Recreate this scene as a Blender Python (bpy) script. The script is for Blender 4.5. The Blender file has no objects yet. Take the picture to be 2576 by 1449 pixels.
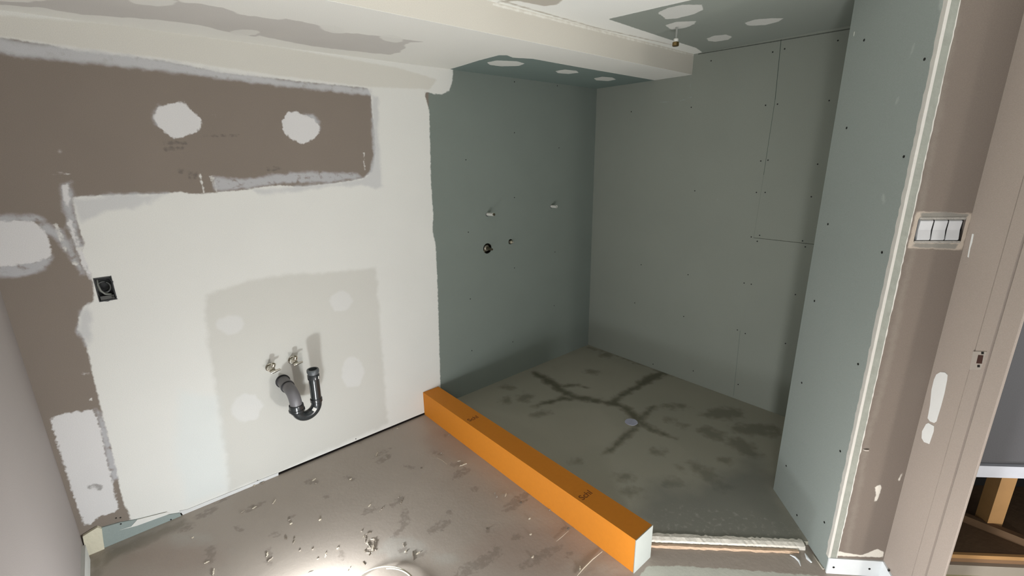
import bpy, bmesh, math, random
import numpy as np
from mathutils import Vector, Matrix

# ------------------------------------------------------------------ camera
S = 1.524                                    # metres per working unit (eye height)
YAW, PIT, ROL, FPX = 0.715221614, 0.275211256, -0.0134562804, 1161.30429
CX, CY = 1288.0, 724.5
_f = np.array([math.sin(YAW)*math.cos(PIT), math.cos(YAW)*math.cos(PIT), -math.sin(PIT)])
_r = np.array([math.cos(YAW), -math.sin(YAW), 0.0]); _u = np.cross(_r, _f)
_r2 = _r*math.cos(ROL)+_u*math.sin(ROL); _u2 = -_r*math.sin(ROL)+_u*math.cos(ROL)
scn = bpy.context.scene
cd = bpy.data.cameras.new('camera'); cam = bpy.data.objects.new('camera', cd)
scn.collection.objects.link(cam)
cd.sensor_width = 36.0; cd.lens = FPX/2576*36.0; cd.clip_start = 0.02
M = Matrix(((_r2[0], _u2[0], -_f[0], 0), (_r2[1], _u2[1], -_f[1], 0), (_r2[2], _u2[2], -_f[2], S), (0, 0, 0, 1)))
cam.matrix_world = M
scn.camera = cam

def V(x, y, z=0.0): return Vector((x*S, y*S, z*S))

# ------------------------------------------------------------------ world, lights, exposure
w = bpy.data.worlds.new('world'); scn.world = w; w.use_nodes = True
_nt = w.node_tree; _bg = _nt.nodes['Background']              # soft fill light, made stronger from below to brighten the ceiling
_tc = _nt.nodes.new('ShaderNodeTexCoord'); _sx = _nt.nodes.new('ShaderNodeSeparateXYZ'); _mr = _nt.nodes.new('ShaderNodeMapRange')
_nt.links.new(_tc.outputs['Generated'], _sx.inputs[0]); _nt.links.new(_sx.outputs['Z'], _mr.inputs['Value'])
_mr.inputs['From Min'].default_value = -0.5; _mr.inputs['From Max'].default_value = 0.3
_mr.inputs['To Min'].default_value = 2.9; _mr.inputs['To Max'].default_value = 0.22
_nt.links.new(_mr.outputs['Result'], _bg.inputs['Strength'])
_bg.inputs['Color'].default_value = (0.96, 0.985, 0.985, 1)

def lamp(name, kind, loc, power, col, size=0.05, target=None, spread=None):
    l = bpy.data.lights.new(name, kind); l.energy = power; l.color = col
    if kind == 'AREA':
        l.shape = 'DISK'; l.size = size
        if spread: l.spread = spread
    else:
        l.shadow_soft_size = size
    o = bpy.data.objects.new(name, l); scn.collection.objects.link(o); o.location = loc
    if target is not None:
        o.rotation_euler = (target-loc).to_track_quat('-Z', 'Y').to_euler()
    return o
# work lamp lying on the floor just below the frame, second lamp by the doorway, light of the hall
lamp('floor_work_light', 'POINT', V(0.18, 0.90, 0.068), 19.0, (0.89, 0.95, 1.0), 0.035)
lamp('doorway_work_light', 'POINT', V(0.61, 0.09, 0.07), 38.0, (0.98, 0.98, 1.0), 0.05)
lamp('hall_light', 'AREA', V(0.74, -0.90, 0.22), 9.0, (1.0, 0.95, 0.88), 0.12, V(1.2, 0.1, 0.3))

vs = scn.view_settings
vs.view_transform = 'Standard'; vs.look = 'None'; vs.gamma = 1.0; vs.exposure = 0.0
vs.use_curve_mapping = False

# ------------------------------------------------------------------ helpers
def ray(u, v):
    return _r2*((u-CX)/FPX) - _u2*((v-CY)/FPX) + _f
def on_plane(u, v, n, c):                    # photograph direction met with the plane n.p = c (working units)
    d = ray(u, v); n = np.array(n, float)
    return d*((c-n[2])/(n@d)) + np.array([0, 0, 1.0])
def lin(c):
    return tuple((x/255/12.92 if x/255 <= 0.04045 else ((x/255+0.055)/1.055)**2.4) for x in c) + (1.0,)

def tag(o, label=None, cat=None, group=None, kind=None):
    if label: o['label'] = label
    if cat: o['category'] = cat
    if group: o['group'] = group
    if kind: o['kind'] = kind
    return o
def link(name, me, mat=None, parent=None, smooth=False):
    o = bpy.data.objects.new(name, me); scn.collection.objects.link(o)
    if mat:
        for m in (mat if isinstance(mat, (list, tuple)) else [mat]): me.materials.append(m)
    if parent: o.parent = parent
    if smooth:
        for p in me.polygons: p.use_smooth = True
    return o
def empty(name, loc):
    o = bpy.data.objects.new(name, None); scn.collection.objects.link(o); o.location = loc
    o.empty_display_size = 0.05
    return o
def build(name, bm, mat, parent=None, smooth=False, loc=None, bevel=0):
    """mesh in world metres; if a parent is given, stored relative to the parent's location"""
    if bevel:
        bmesh.ops.bevel(bm, geom=[e for e in bm.edges if e.is_manifold and e.calc_face_angle(0) > 0.6], offset=bevel, segments=2, affect='EDGES', profile=0.6)
    bmesh.ops.recalc_face_normals(bm, faces=bm.faces)
    off = Vector((0, 0, 0))
    if parent is not None:
        q = parent
        while q is not None: off = off + q.location; q = q.parent
    if loc is not None: base = loc
    elif parent is None and len(bm.verts):
        xs = [v.co for v in bm.verts]
        base = Vector(((min(c.x for c in xs)+max(c.x for c in xs))/2, (min(c.y for c in xs)+max(c.y for c in xs))/2, min(c.z for c in xs)))
    else: base = off
    bmesh.ops.translate(bm, verts=bm.verts, vec=-base)
    me = bpy.data.meshes.new(name); bm.to_mesh(me); bm.free()
    o = link(name, me, mat, parent, smooth)
    o.location = base-off
    if smooth and hasattr(me, 'set_sharp_from_angle'): me.set_sharp_from_angle(angle=math.radians(38))
    return o
def add_box(bm, a, b):
    x0, y0, z0 = a; x1, y1, z1 = b
    v = [bm.verts.new(p) for p in ((x0,y0,z0),(x1,y0,z0),(x1,y1,z0),(x0,y1,z0),(x0,y0,z1),(x1,y0,z1),(x1,y1,z1),(x0,y1,z1))]
    for f in ((0,3,2,1),(4,5,6,7),(0,1,5,4),(1,2,6,5),(2,3,7,6),(3,0,4,7)): bm.faces.new([v[i] for i in f])
def add_obox(bm, o, ex, ey, ez):
    """box from corner o with edge vectors"""
    v = [bm.verts.new(o+ex*i+ey*j+ez*k) for k in (0, 1) for i, j in ((0,0),(1,0),(1,1),(0,1))]
    for f in ((0,3,2,1),(4,5,6,7),(0,1,5,4),(1,2,6,5),(2,3,7,6),(3,0,4,7)): bm.faces.new([v[i] for i in f])
def add_prism(bm, pts, ext):
    a = [bm.verts.new(p) for p in pts]; b = [bm.verts.new(p+ext) for p in pts]
    n = len(a)
    bm.faces.new(a); bm.faces.new(b[::-1])
    for i in range(n): bm.faces.new((a[i], b[i], b[(i+1) % n], a[(i+1) % n]))
def add_tube(bm, path, r, seg=20, cap=True, inner=None):
    """swept tube along points; r float or list"""
    path = [Vector(p) for p in path]; n = len(path)
    rs = r if isinstance(r, (list, tuple)) else [r]*n
    t0 = (path[1]-path[0]).normalized()
    up = Vector((0, 0, 1)) if abs(t0.z) < 0.9 else Vector((1, 0, 0))
    nrm = t0.cross(up).normalized(); rings = []
    for i, p in enumerate(path):
        t = (path[min(i+1, n-1)]-path[max(i-1, 0)]).normalized()
        nrm = (nrm - t*nrm.dot(t)).normalized(); bi = t.cross(nrm)
        rings.append([bm.verts.new(p+(nrm*math.cos(a)+bi*math.sin(a))*rs[i]) for a in [2*math.pi*k/seg for k in range(seg)]])
    for i in range(n-1):
        for k in range(seg):
            bm.faces.new((rings[i][k], rings[i][(k+1) % seg], rings[i+1][(k+1) % seg], rings[i+1][k]))
    if cap: bm.faces.new(rings[0][::-1])
    if inner:
        t = (path[-1]-path[-2]).normalized(); last = rings[-1]; depth = inner[1]
        c = path[-1]
        r1 = [bm.verts.new(c+(v.co-c)*(inner[0]/rs[-1])) for v in last]
        r2 = [bm.verts.new(v.co-t*depth) for v in r1]
        for A, B in ((last, r1), (r1, r2)):
            for k in range(seg): bm.faces.new((A[k], A[(k+1) % seg], B[(k+1) % seg], B[k]))
        bm.faces.new(r2)
    elif cap: bm.faces.new(rings[-1])
def add_lathe(bm, origin, axis, prof, seg=24):
    """profile [(distance along axis, radius)]"""
    axis = axis.normalized(); up = Vector((0, 0, 1)) if abs(axis.z) < 0.9 else Vector((1, 0, 0))
    a = axis.cross(up).normalized(); b = axis.cross(a); rings = []
    for d, r in prof:
        rings.append([bm.verts.new(origin+axis*d+(a*math.cos(t)+b*math.sin(t))*r) for t in [2*math.pi*k/seg for k in range(seg)]])
    for i in range(len(rings)-1):
        for k in range(seg): bm.faces.new((rings[i][k], rings[i][(k+1) % seg], rings[i+1][(k+1) % seg], rings[i+1][k]))
    bm.faces.new(rings[0][::-1]); bm.faces.new(rings[-1])

# ------------------------------------------------------------------ materials
def simple(name, col, rough=0.6, metal=0.0, bump=0.0, bscale=60, var=0.06, vscale=25, spec=0.5):
    m = bpy.data.materials.new(name); m.use_nodes = True; nt = m.node_tree; b = nt.nodes['Principled BSDF']
    b.inputs['Roughness'].default_value = rough; b.inputs['Metallic'].default_value = metal
    b.inputs['Specular IOR Level'].default_value = spec
    tc = nt.nodes.new('ShaderNodeTexCoord'); nz = nt.nodes.new('ShaderNodeTexNoise'); nz.inputs['Scale'].default_value = vscale
    nz.inputs['Detail'].default_value = 6
    nt.links.new(tc.outputs['Object'], nz.inputs['Vector'])
    mx = nt.nodes.new('ShaderNodeMix'); mx.data_type = 'RGBA'
    c = lin(col)
    mx.inputs['A'].default_value = tuple(max(0, x*(1-var)) for x in c[:3])+(1,)
    mx.inputs['B'].default_value = tuple(min(1, x*(1+var)) for x in c[:3])+(1,)
    nt.links.new(nz.outputs['Fac'], mx.inputs['Factor']); nt.links.new(mx.outputs['Result'], b.inputs['Base Color'])
    if bump:
        n2 = nt.nodes.new('ShaderNodeTexNoise'); n2.inputs['Scale'].default_value = bscale; n2.inputs['Detail'].default_value = 5
        nt.links.new(tc.outputs['Object'], n2.inputs['Vector'])
        bp = nt.nodes.new('ShaderNodeBump'); bp.inputs['Strength'].default_value = bump; bp.inputs['Distance'].default_value = 0.004
        nt.links.new(n2.outputs['Fac'], bp.inputs['Height']); nt.links.new(bp.outputs['Normal'], b.inputs['Normal'])
    return m

class Surf:
    """material of a big surface: base colour plus layers, each masked by a signed distance kept on the mesh"""
    def __init__(s, name, col, rough=0.85, var=0.05, grain=0.05, bump=0.06, bscale=14, bdist=0.004, spec=0.3):
        s.m = bpy.data.materials.new(name); s.m.use_nodes = True; s.nt = s.m.node_tree; s.b = s.nt.nodes['Principled BSDF']
        s.b.inputs['Specular IOR Level'].default_value = spec
        nt = s.nt
        s.tc = nt.nodes.new('ShaderNodeTexCoord').outputs['Object']
        s.rough = rough; s.b.inputs['Roughness'].default_value = rough
        a = s.noise(2.3, 4); g = s.noise(420, 2)
        c = lin(col)[:3]
        s.col = s.mix(a, tuple(x*(1-var) for x in c)+(1,), tuple(x*(1+var) for x in c)+(1,))
        s.grainv = grain; s.g = g
        s.h = s.noise(bscale, 6); s.bump = bump; s.bdist = bdist
        s.roughsock = None; s.layers = {}
    def noise(s, scale, detail=4, dist=0.0):
        n = s.nt.nodes.new('ShaderNodeTexNoise'); n.inputs['Scale'].default_value = scale; n.inputs['Detail'].default_value = detail
        n.inputs['Distortion'].default_value = dist
        s.nt.links.new(s.tc, n.inputs['Vector']); return n.outputs['Fac']
    def put(s, sock, v):
        if hasattr(v, 'is_linked') or isinstance(v, bpy.types.NodeSocket): s.nt.links.new(v, sock)
        else: sock.default_value = v
    def mix(s, fac, a, b, blend='MIX'):
        n = s.nt.nodes.new('ShaderNodeMix'); n.data_type = 'RGBA'; n.blend_type = blend
        s.put(n.inputs['Factor'], fac); s.put(n.inputs['A'], a); s.put(n.inputs['B'], b); return n.outputs['Result']
    def math(s, op, a, b=0.0, c=0.0, clamp=False):
        n = s.nt.nodes.new('ShaderNodeMath'); n.operation = op; n.use_clamp = clamp
        s.put(n.inputs[0], a); s.put(n.inputs[1], b); s.put(n.inputs[2], c); return n.outputs[0]
    def smooth(s, v, lo, hi):
        n = s.nt.nodes.new('ShaderNodeMapRange'); n.interpolation_type = 'SMOOTHSTEP'
        s.put(n.inputs['Value'], v); n.inputs['From Min'].default_value = lo; n.inputs['From Max'].default_value = hi
        return n.outputs['Result']
    def layer(s, attr, col, soft=0.004, amp=0.012, nscale=35, opacity=1.0, var=0.05, rough=None, raise_=0.0, breakup=0.0, bkscale=30):
        at = s.nt.nodes.new('ShaderNodeAttribute'); at.attribute_name = attr
        n = s.math('MULTIPLY', s.math('SUBTRACT', s.noise(nscale, 5), 0.5), amp*2)
        fac = s.smooth(s.math('ADD', at.outputs['Fac'], n), -soft, soft)
        if breakup:
            fac = s.math('MULTIPLY', fac, s.smooth(s.noise(bkscale, 5), breakup-0.12, breakup+0.12))
        if opacity != 1.0: fac = s.math('MULTIPLY', fac, opacity)
        c = lin(col)[:3]; nn = s.noise(5.0, 5)
        lc = s.mix(nn, tuple(x*(1-var) for x in c)+(1,), tuple(min(1, x*(1+var)) for x in c)+(1,))
        s.col = s.mix(fac, s.col, lc)
        if raise_: s.h = s.math('ADD', s.h, s.math('MULTIPLY', fac, raise_))
        if rough is not None:
            base = s.roughsock if s.roughsock is not None else s.rough
            d = s.nt.nodes.new('ShaderNodeMix'); s.put(d.inputs[0], fac); s.put(d.inputs[2], base); d.inputs[3].default_value = rough
            s.roughsock = d.outputs[0]
        return s
    def seg(s, A, B, width, col, amp=0.0, opacity=1.0):
        """thin line from A to B, object metres"""
        nt = s.nt; A = Vector(A); B = Vector(B); ba = B-A; L2 = ba.dot(ba)
        def vm(op, a, b):
            n = nt.nodes.new('ShaderNodeVectorMath'); n.operation = op
            s.put(n.inputs[0], a); s.put(n.inputs[1], b); return n
        pa = vm('SUBTRACT', s.tc, tuple(A)).outputs['Vector']
        h = s.math('DIVIDE', vm('DOT_PRODUCT', pa, tuple(ba)).outputs['Value'], L2, clamp=True)
        n = nt.nodes.new('ShaderNodeVectorMath'); n.operation = 'SCALE'; n.inputs[0].default_value = tuple(ba); s.put(n.inputs['Scale'], h)
        d = vm('SUBTRACT', pa, n.outputs['Vector']).outputs['Vector']
        ln = nt.nodes.new('ShaderNodeVectorMath'); ln.operation = 'LENGTH'; s.put(ln.inputs[0], d)
        v = ln.outputs['Value']
        if amp: v = s.math('ADD', v, s.math('MULTIPLY', s.math('SUBTRACT', s.noise(60, 3), 0.42), amp))
        fac = s.smooth(v, width*1.5, width*0.5)
        if opacity != 1.0: fac = s.math('MULTIPLY', fac, opacity)
        s.col = s.mix(fac, s.col, lin(col)); return s
    def done(s):
        g = s.smooth(s.g, 0.3, 0.7)
        gg = s.math('ADD', s.math('MULTIPLY', g, 2*s.grainv), 1-s.grainv)
        n = s.nt.nodes.new('ShaderNodeVectorMath'); n.operation = 'SCALE'; s.put(n.inputs[0], s.col); s.put(n.inputs['Scale'], gg)
        s.nt.links.new(n.outputs['Vector'], s.b.inputs['Base Color'])
        bp = s.nt.nodes.new('ShaderNodeBump'); bp.inputs['Strength'].default_value = s.bump; bp.inputs['Distance'].default_value = s.bdist
        s.put(bp.inputs['Height'], s.h); s.nt.links.new(bp.outputs['Normal'], s.b.inputs['Normal'])
        if s.roughsock is not None: s.nt.links.new(s.roughsock, s.b.inputs['Roughness'])
        return s.m

def sdf_poly(P, poly):
    """signed distance, positive inside. P (N,2)"""
    poly = np.array(poly, np.float32); n = len(poly); best = np.full(len(P), 1e9, np.float32); sgn = np.zeros(len(P), bool)
    for i in range(n):
        a = poly[i]; b = poly[(i+1) % n]; ab = b-a; pa = P-a
        h = np.clip((pa@ab)/max(1e-12, ab@ab), 0, 1)
        d = pa-h[:, None]*ab; best = np.minimum(best, (d*d).sum(1))
        c = ((a[1] > P[:, 1]) != (b[1] > P[:, 1]))
        xi = (b[0]-a[0])*(P[:, 1]-a[1])/((b[1]-a[1]) if abs(b[1]-a[1]) > 1e-9 else 1e-9)+a[0]
        sgn ^= (c & (P[:, 0] < xi))
    return np.where(sgn, 1, -1)*np.sqrt(best)
def sdf_stroke(P, pts, rs):
    best = np.full(len(P), -1e9, np.float32)
    for i in range(len(pts)-1):
        a = np.array(pts[i]); b = np.array(pts[i+1]); ab = b-a; pa = P-a
        h = np.clip((pa@ab)/max(1e-12, ab@ab), 0, 1); d = np.sqrt(((pa-h[:, None]*ab)**2).sum(1))
        best = np.maximum(best, rs[i]*(1-h)+rs[i+1]*h-d)
    return best

def grid_surface(name, O, U, W, LU, LW, mat, step=0.008, layers=None, plane=None, holes=(), thick=0.09, keep=None, kind='structure'):
    """front face O + u*U + w*W (metres) as a fine mesh carrying the masks, with a solid back of the given thickness.
    layers: {attr: [('poly', px list) | ('stroke', px list, r list) | ('ell', cx, cy, rx, ry)]} outlines given as directions in the photograph met with the plane"""
    O = np.array(O, float); U = np.array(U, float); W = np.array(W, float); N = np.cross(U, W)
    nu = int(LU/step)+1; nw = int(LW/step)+1
    us = np.linspace(0, LU, nu+1); ws = np.linspace(0, LW, nw+1)
    gu, gw = np.meshgrid(us, ws, indexing='ij'); P = np.stack([gu.ravel(), gw.ravel()], 1).astype(np.float32)
    n, c = plane
    def uv(q):
        p = on_plane(q[0], q[1], n, c)*S-O; return (p@U, p@W)
    attrs = {}
    for a, items in (layers or {}).items():
        best = np.full(len(P), -0.1, np.float32)
        for it in items:
            if it[0] == 'poly': d = sdf_poly(P, [uv(q) for q in it[1]])
            elif it[0] == 'polym': d = sdf_poly(P, it[1])
            elif it[0] == 'stroke': d = sdf_stroke(P, [uv(q) for q in it[1]], it[2])
            elif it[0] == 'ell':
                cx, cy, rx, ry = it[1:5]; rot = it[5] if len(it) > 5 else 0.0
                rr = random.Random(int(cx*7+cy*3)); pts = []
                for k in range(18):
                    t = 2*math.pi*k/18; q = 1+rr.uniform(-0.10, 0.10); x = rx*q*math.cos(t); y = ry*q*math.sin(t)
                    pts.append(uv((cx+x*math.cos(rot)-y*math.sin(rot), cy+x*math.sin(rot)+y*math.cos(rot))))
                d = sdf_poly(P, pts)
            elif it[0] == 'cutpoly': best = np.minimum(best, -sdf_poly(P, [uv(q) for q in it[1]])); continue
            best = np.maximum(best, d)
        attrs[a] = np.clip(best, -0.1, 0.1)
    idx = np.arange((nu+1)*(nw+1)).reshape(nu+1, nw+1)
    quads = np.stack([idx[:-1, :-1], idx[1:, :-1], idx[1:, 1:], idx[:-1, 1:]], -1).reshape(-1, 4)
    cen = P[quads].mean(1)
    P2 = P.copy(); alive = np.ones(len(quads), bool)
    if keep is not None: alive &= sdf_poly(cen, keep) > 0
    for hsdf in holes:
        inside = hsdf(cen) < 0; alive &= ~inside
    if keep is not None or holes:
        used_dead = np.zeros(len(P), bool); used_dead[quads[~alive].ravel()] = True
        used_live = np.zeros(len(P), bool); used_live[quads[alive].ravel()] = True
        edge = used_dead & used_live; e = 1e-4
        def snap(fn):
            pts = P2[edge]; d = fn(pts)
            gx = (fn(pts+[e, 0])-fn(pts-[e, 0]))/(2*e); gy = (fn(pts+[0, e])-fn(pts-[0, e]))/(2*e)
            near = np.abs(d) < step*1.5
            pts = pts-np.where(near, 1, 0)[:, None]*d[:, None]*np.stack([gx, gy], 1); P2[edge] = pts
        for hsdf in holes: snap(hsdf)
        if keep is not None: snap(lambda q: sdf_poly(q, keep))
    front = O+P2[:, :1]*U+P2[:, 1:]*W
    base = O.copy(); front = front-base
    me = bpy.data.meshes.new(name)
    quads = quads[alive]
    # back shell
    nb = len(front); outline = keep if keep is not None else [(0, 0), (LU, 0), (LU, LW), (0, LW)]
    of = [np.array(q)[0]*U+np.array(q)[1]*W for q in outline]; ob = [p-N*thick for p in of]
    verts = np.concatenate([front, np.array(of), np.array(ob)]); k = len(of)
    faces = quads.tolist()
    for i in range(k):
        j = (i+1) % k; faces.append([nb+j, nb+i, nb+k+i, nb+k+j])
    faces.append([nb+k+i for i in range(k)][::-1])
    me.from_pydata(verts.tolist(), [], faces)
    for a, v in attrs.items():
        at = me.attributes.new(a, 'FLOAT', 'POINT')
        at.data.foreach_set('value', np.concatenate([v, np.full(2*k, -0.1, np.float32)]).astype(np.float32))
    o = link(name, me, mat); o.location = Vector(base); o['kind'] = kind
    return o

s2 = math.sqrt(0.5)
# key positions in working units
XL, YP, XR = -0.210, 1.497, 1.845            # left wall, plumbing wall, shower rear wall
ZC, ZS, YS = 1.380, 1.306, 1.022             # ceiling, soffit underside, soffit face
NL = np.array([1.380, 0.380]); BD = np.array([1.176, 0.182]); IC = np.array([1.263, 0.091]); NE = np.array([1.160, -0.012])
ZF = 0.012                                   # shower floor

MUD = (214, 213, 207); THIN = (178, 178, 180); BROWN = (126, 116, 106); GREEN = (123, 132, 125)
exec_order = []

# ------------------------------------------------------------------ wall_back (plumbing wall)
dots_brown = [('poly', [(388,290),(400,268),(430,262),(462,256),(480,275),(505,298),(508,315),(495,332),(455,347),(430,346),(405,325),(388,305)]),
              ('poly', [(708,305),(722,284),(742,279),(760,288),(790,300),(804,318),(803,335),(785,352),(758,362),(738,352),(715,335)])]
mudmain = [(182,497),(205,494),(245,492),(320,490),(400,488),(455,482),(480,487),(510,488),(560,482),(610,478),(660,470),(700,466),(760,470),(830,462),(880,455),(915,448),(930,435),(938,432),
    (945,380),(942,330),(936,280),(933,240),(925,222),(850,214),(760,206),(700,198),(600,188),(550,182),(470,165),(400,152),(300,140),(200,130),(120,112),(40,100),(0,95),(-300,60),
    (-500,-300),(300,-300),(1140,60),(1140,175),(1138,205),(1130,228),(1112,237),(1090,236),(1068,231),(1072,252),(1080,280),(1081,330),(1083,400),(1084,450),(1087,500),(1090,540),(1088,580),(1096,620),
    (1100,700),(1103,800),(1106,900),(1108,975),(1112,1080),(900,1180),(600,1320),(462,1300),(452,1292),(400,1300),(350,1330),(330,1322),(325,1290),(312,1270),(305,1240),(290,1170),(278,1120),(262,1060),(250,1010),(235,950),(222,890),(212,850),
    (197,830),(198,800),(212,770),(235,758),(236,720),(228,690),(216,665),(205,640),(212,610),(200,575),(190,540)]
thin = [('poly', [(-300,75),(0,97),(60,110),(130,112),(250,128),(330,140),(420,155),(560,180),(700,200),(850,216),(934,224),(934,240),(850,230),(700,214),(560,197),(400,178),(250,158),(150,150),(80,143),(0,133),(-300,105)]),
        ('poly', [(186,500),(290,490),(420,486),(380,510),(330,525),(270,530),(235,545),(205,560),(190,535)]),
        ('poly', [(640,478),(740,470),(850,462),(915,448),(932,430),(940,400),(935,240),(952,245),(952,330),(956,400),(962,470),(945,474),(925,466),(830,468),(740,482),(660,490)]),
        ('poly', [(197,835),(200,790),(222,765),(228,790),(228,860),(218,870)]),
        ('poly', [(240,1028),(262,1042),(275,1110),(302,1175),(306,1205),(282,1208),(272,1170),(258,1110),(248,1060)]),
        ('poly', [(-50,540),(50,540),(95,543),(110,556),(40,560),(-50,565)]),
        ('poly', [(-40,680),(0,668),(50,662),(100,650),(132,640),(124,668),(90,688),(50,698),(5,697),(-40,690)]),
        ('poly', [(152,462),(178,458),(180,500),(190,540),(205,600),(225,670),(238,720),(225,700),(200,640),(180,590),(160,530)]),
        ('poly', [(95,560),(125,565),(160,585),(190,640),(215,690),(205,690),(170,640),(140,600),(110,585)]),
        ('poly', [(385,290),(400,265),(420,275),(410,320),(395,315)]), ('poly', [(765,288),(790,288),(804,305),(803,328),(785,308)]),
        ('poly', [(535,445),(600,452),(680,440),(780,432),(900,437),(910,447),(830,458),(700,462),(560,480),(540,478)])]
mudleft = [('poly', [(-60,560),(0,556),(50,556),(85,560),(108,575),(122,600),(130,635),(118,652),(80,662),(30,668),(-60,676)]),
           ('poly', [(126,1052),(160,1040),(205,1034),(232,1030),(243,1050),(256,1090),(260,1120),(270,1165),(280,1200),(288,1240),(300,1280),(280,1292),(248,1300),(228,1318),(212,1322),(204,1300),(190,1262),(178,1225),(165,1180),(148,1130)]),
           ('poly', [(155,465),(170,462),(175,500),(170,520),(160,500)]),
           ('poly', [(165,545),(180,555),(200,620),(222,670),(232,705),(222,700),(205,660),(188,610)])] + dots_brown
patch = [('poly', [(520,742),(560,728),(620,708),(700,692),(780,688),(860,682),(945,672),(950,740),(956,800),(958,850),(965,920),(970,1000),(976,1065),(900,1100),(800,1140),(700,1190),(575,1238),(568,1150),(556,1080),(545,1000),(532,920),(524,860),(516,790)])]
patchdots = [('ell',858,757,28,26), ('ell',580,817,36,24), ('ell',887,937,27,38), ('ell',622,1026,40,34,-0.4), ('ell',1000,1100,40,20), ('ell',150,380,1,1)]
wm = Surf('back_wall_drywall', BROWN, rough=0.9, var=0.10, bump=0.05, bscale=30)
wm.layer('green', (117,125,118), soft=0.002, amp=0.0, var=0.05)
wm.layer('thin', THIN, soft=0.010, amp=0.016, nscale=28, opacity=0.85, breakup=0.36, bkscale=40)
wm.layer('mud', MUD, soft=0.004, amp=0.007, nscale=55, raise_=0.25, var=0.03)
wm.layer('thin2', (186,186,186), soft=0.012, amp=0.02, nscale=22, opacity=0.7)
wm.layer('mudleft', (206,204,202), soft=0.004, amp=0.012, nscale=60, raise_=0.25, var=0.05)
wm.layer('band', (204,201,192), soft=0.006, amp=0.006, var=0.02)
wm.layer('patch', (194,192,184), soft=0.014, amp=0.020, nscale=18, opacity=0.75, var=0.02)
wm.layer('patchdots', (208,207,203), soft=0.008, amp=0.012, nscale=25, opacity=0.8)
wm.layer('scuff', (92,86,80), soft=0.004, amp=0.012, nscale=60, opacity=0.6, breakup=0.45)
wm.layer('paleline', (206,204,198), soft=0.003, amp=0.008, nscale=80, breakup=0.42)
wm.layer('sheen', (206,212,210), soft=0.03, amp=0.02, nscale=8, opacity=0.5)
pn = ((0, 1, 0), YP)
Oz = 0.008*S
def pl(pxl, n=(0, 1, 0), c=YP): return [on_plane(u, v, n, c)*S for u, v in pxl]
hole_c = on_plane(1226, 625, *pn)*S; hole_s = on_plane(1284, 608, *pn)*S; box_c = on_plane(265, 727, *pn)*S
OB = np.array([XL*S, YP*S, Oz])
def disc_hole(c, r, O, U, W):
    cu = (c-O)@U; cw = (c-O)@W
    return lambda P: np.sqrt((P[:, 0]-cu)**2+(P[:, 1]-cw)**2)-r
def rect_hole(c, hu, hw, O, U, W):
    cu = (c-O)@U; cw = (c-O)@W
    def fn(P):
        qx = np.abs(P[:, 0]-cu)-hu; qy = np.abs(P[:, 1]-cw)-hw
        return np.maximum(qx, qy)
    return fn
UB = np.array([1.0, 0, 0]); WB = np.array([0, 0, 1.0])
wall_back = grid_surface('wall_back', OB, UB, WB, (XR-XL)*S, ZC*S-Oz, wm.done(), step=0.0075, plane=pn,
    layers={'green': [('poly', [(1078,100),(1078,1100),(1600,1100),(1600,100)])], 'thin': thin, 'mud': [('poly', mudmain)],
            'thin2': [thin[0], thin[1], thin[2], thin[3]], 'mudleft': mudleft,
            'band': [('poly', [(-300,0),(0,38),(300,62),(700,118),(1000,170),(1100,200),(1080,225),(920,218),(700,190),(400,145),(200,120),(0,90),(-300,60)])],
            'patch': patch, 'patchdots': patchdots,
            'scuff': [('stroke', [(412,358),(465,360)], [0.006,0.006]), ('stroke', [(515,342),(600,340)], [0.003,0.003]), ('stroke', [(415,375),(460,372)], [0.006,0.004]), ('ell',690,425,20,5), ('ell',485,440,12,10), ('ell',455,430,8,6), ('ell',240,1225,20,8)],
            'paleline': [('stroke', [(503,438),(513,485)], [0.003,0.002]), ('stroke', [(532,445),(545,482)], [0.006,0.003]), ('stroke', [(130,437),(175,436)], [0.002,0.003]), ('stroke', [(538,288),(545,293)], [0.002,0.001]), ('stroke', [(915,385),(918,430)], [0.003,0.003]), ('ell',190,662,8,5), ('ell',200,625,8,6), ('ell',228,1005,4,3), ('ell',215,940,12,3), ('stroke',[(140,565),(150,590),(165,630)],[0.004,0.006,0.003])],
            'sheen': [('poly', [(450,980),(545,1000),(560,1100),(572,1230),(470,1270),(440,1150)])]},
    holes=[disc_hole(hole_c, 0.033, OB, UB, WB), disc_hole(hole_s, 0.017, OB, UB, WB), rect_hole(box_c, 0.026, 0.046, OB, UB, WB)], thick=0.10)

# ------------------------------------------------------------------ other walls
lm = Surf('left_wall_board', (150,143,139), rough=0.9, bump=0.04).done()
OL = np.array([XL*S, 0.45*S, 0.0])
wall_left = grid_surface('wall_left', OL, (0, 1, 0), (0, 0, 1), (YP-0.45)*S, ZC*S, lm, step=0.1, plane=((1, 0, 0), XL), thick=0.10)
# U x W = +x  (faces the room)

rm = Surf('shower_rear_board', (134,138,129), rough=0.9, var=0.06, bump=0.03)
OR_ = np.array([XR*S, YP*S, 0.0]); prr = ((1, 0, 0), XR)
def loc_r(u, v): return tuple(on_plane(u, v, *prr)*S-OR_)
DK = (66,76,70)
rm.seg(loc_r(1965,100), loc_r(1950,250), 0.0016, DK, 0.001); rm.seg(loc_r(1950,250), loc_r(1921,440), 0.0014, DK, 0.001, 0.8)
rm.seg(loc_r(1921,440), loc_r(1896,598), 0.0009, DK, 0.001, 0.35)
rm.seg(loc_r(1896,598), loc_r(2060,616), 0.0016, (70,74,64), 0.001)
rm.seg(loc_r(1862,832), loc_r(1845,995), 0.0012, (90,98,94), 0.001, 0.8)
rm.seg(loc_r(1500,226), loc_r(1478,872), 0.0022, (60,66,60), 0.001, 0.8); rm.seg(loc_r(1757,136), loc_r(2160,69), 0.0025, (54,58,52), 0.002, 0.8)
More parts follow.
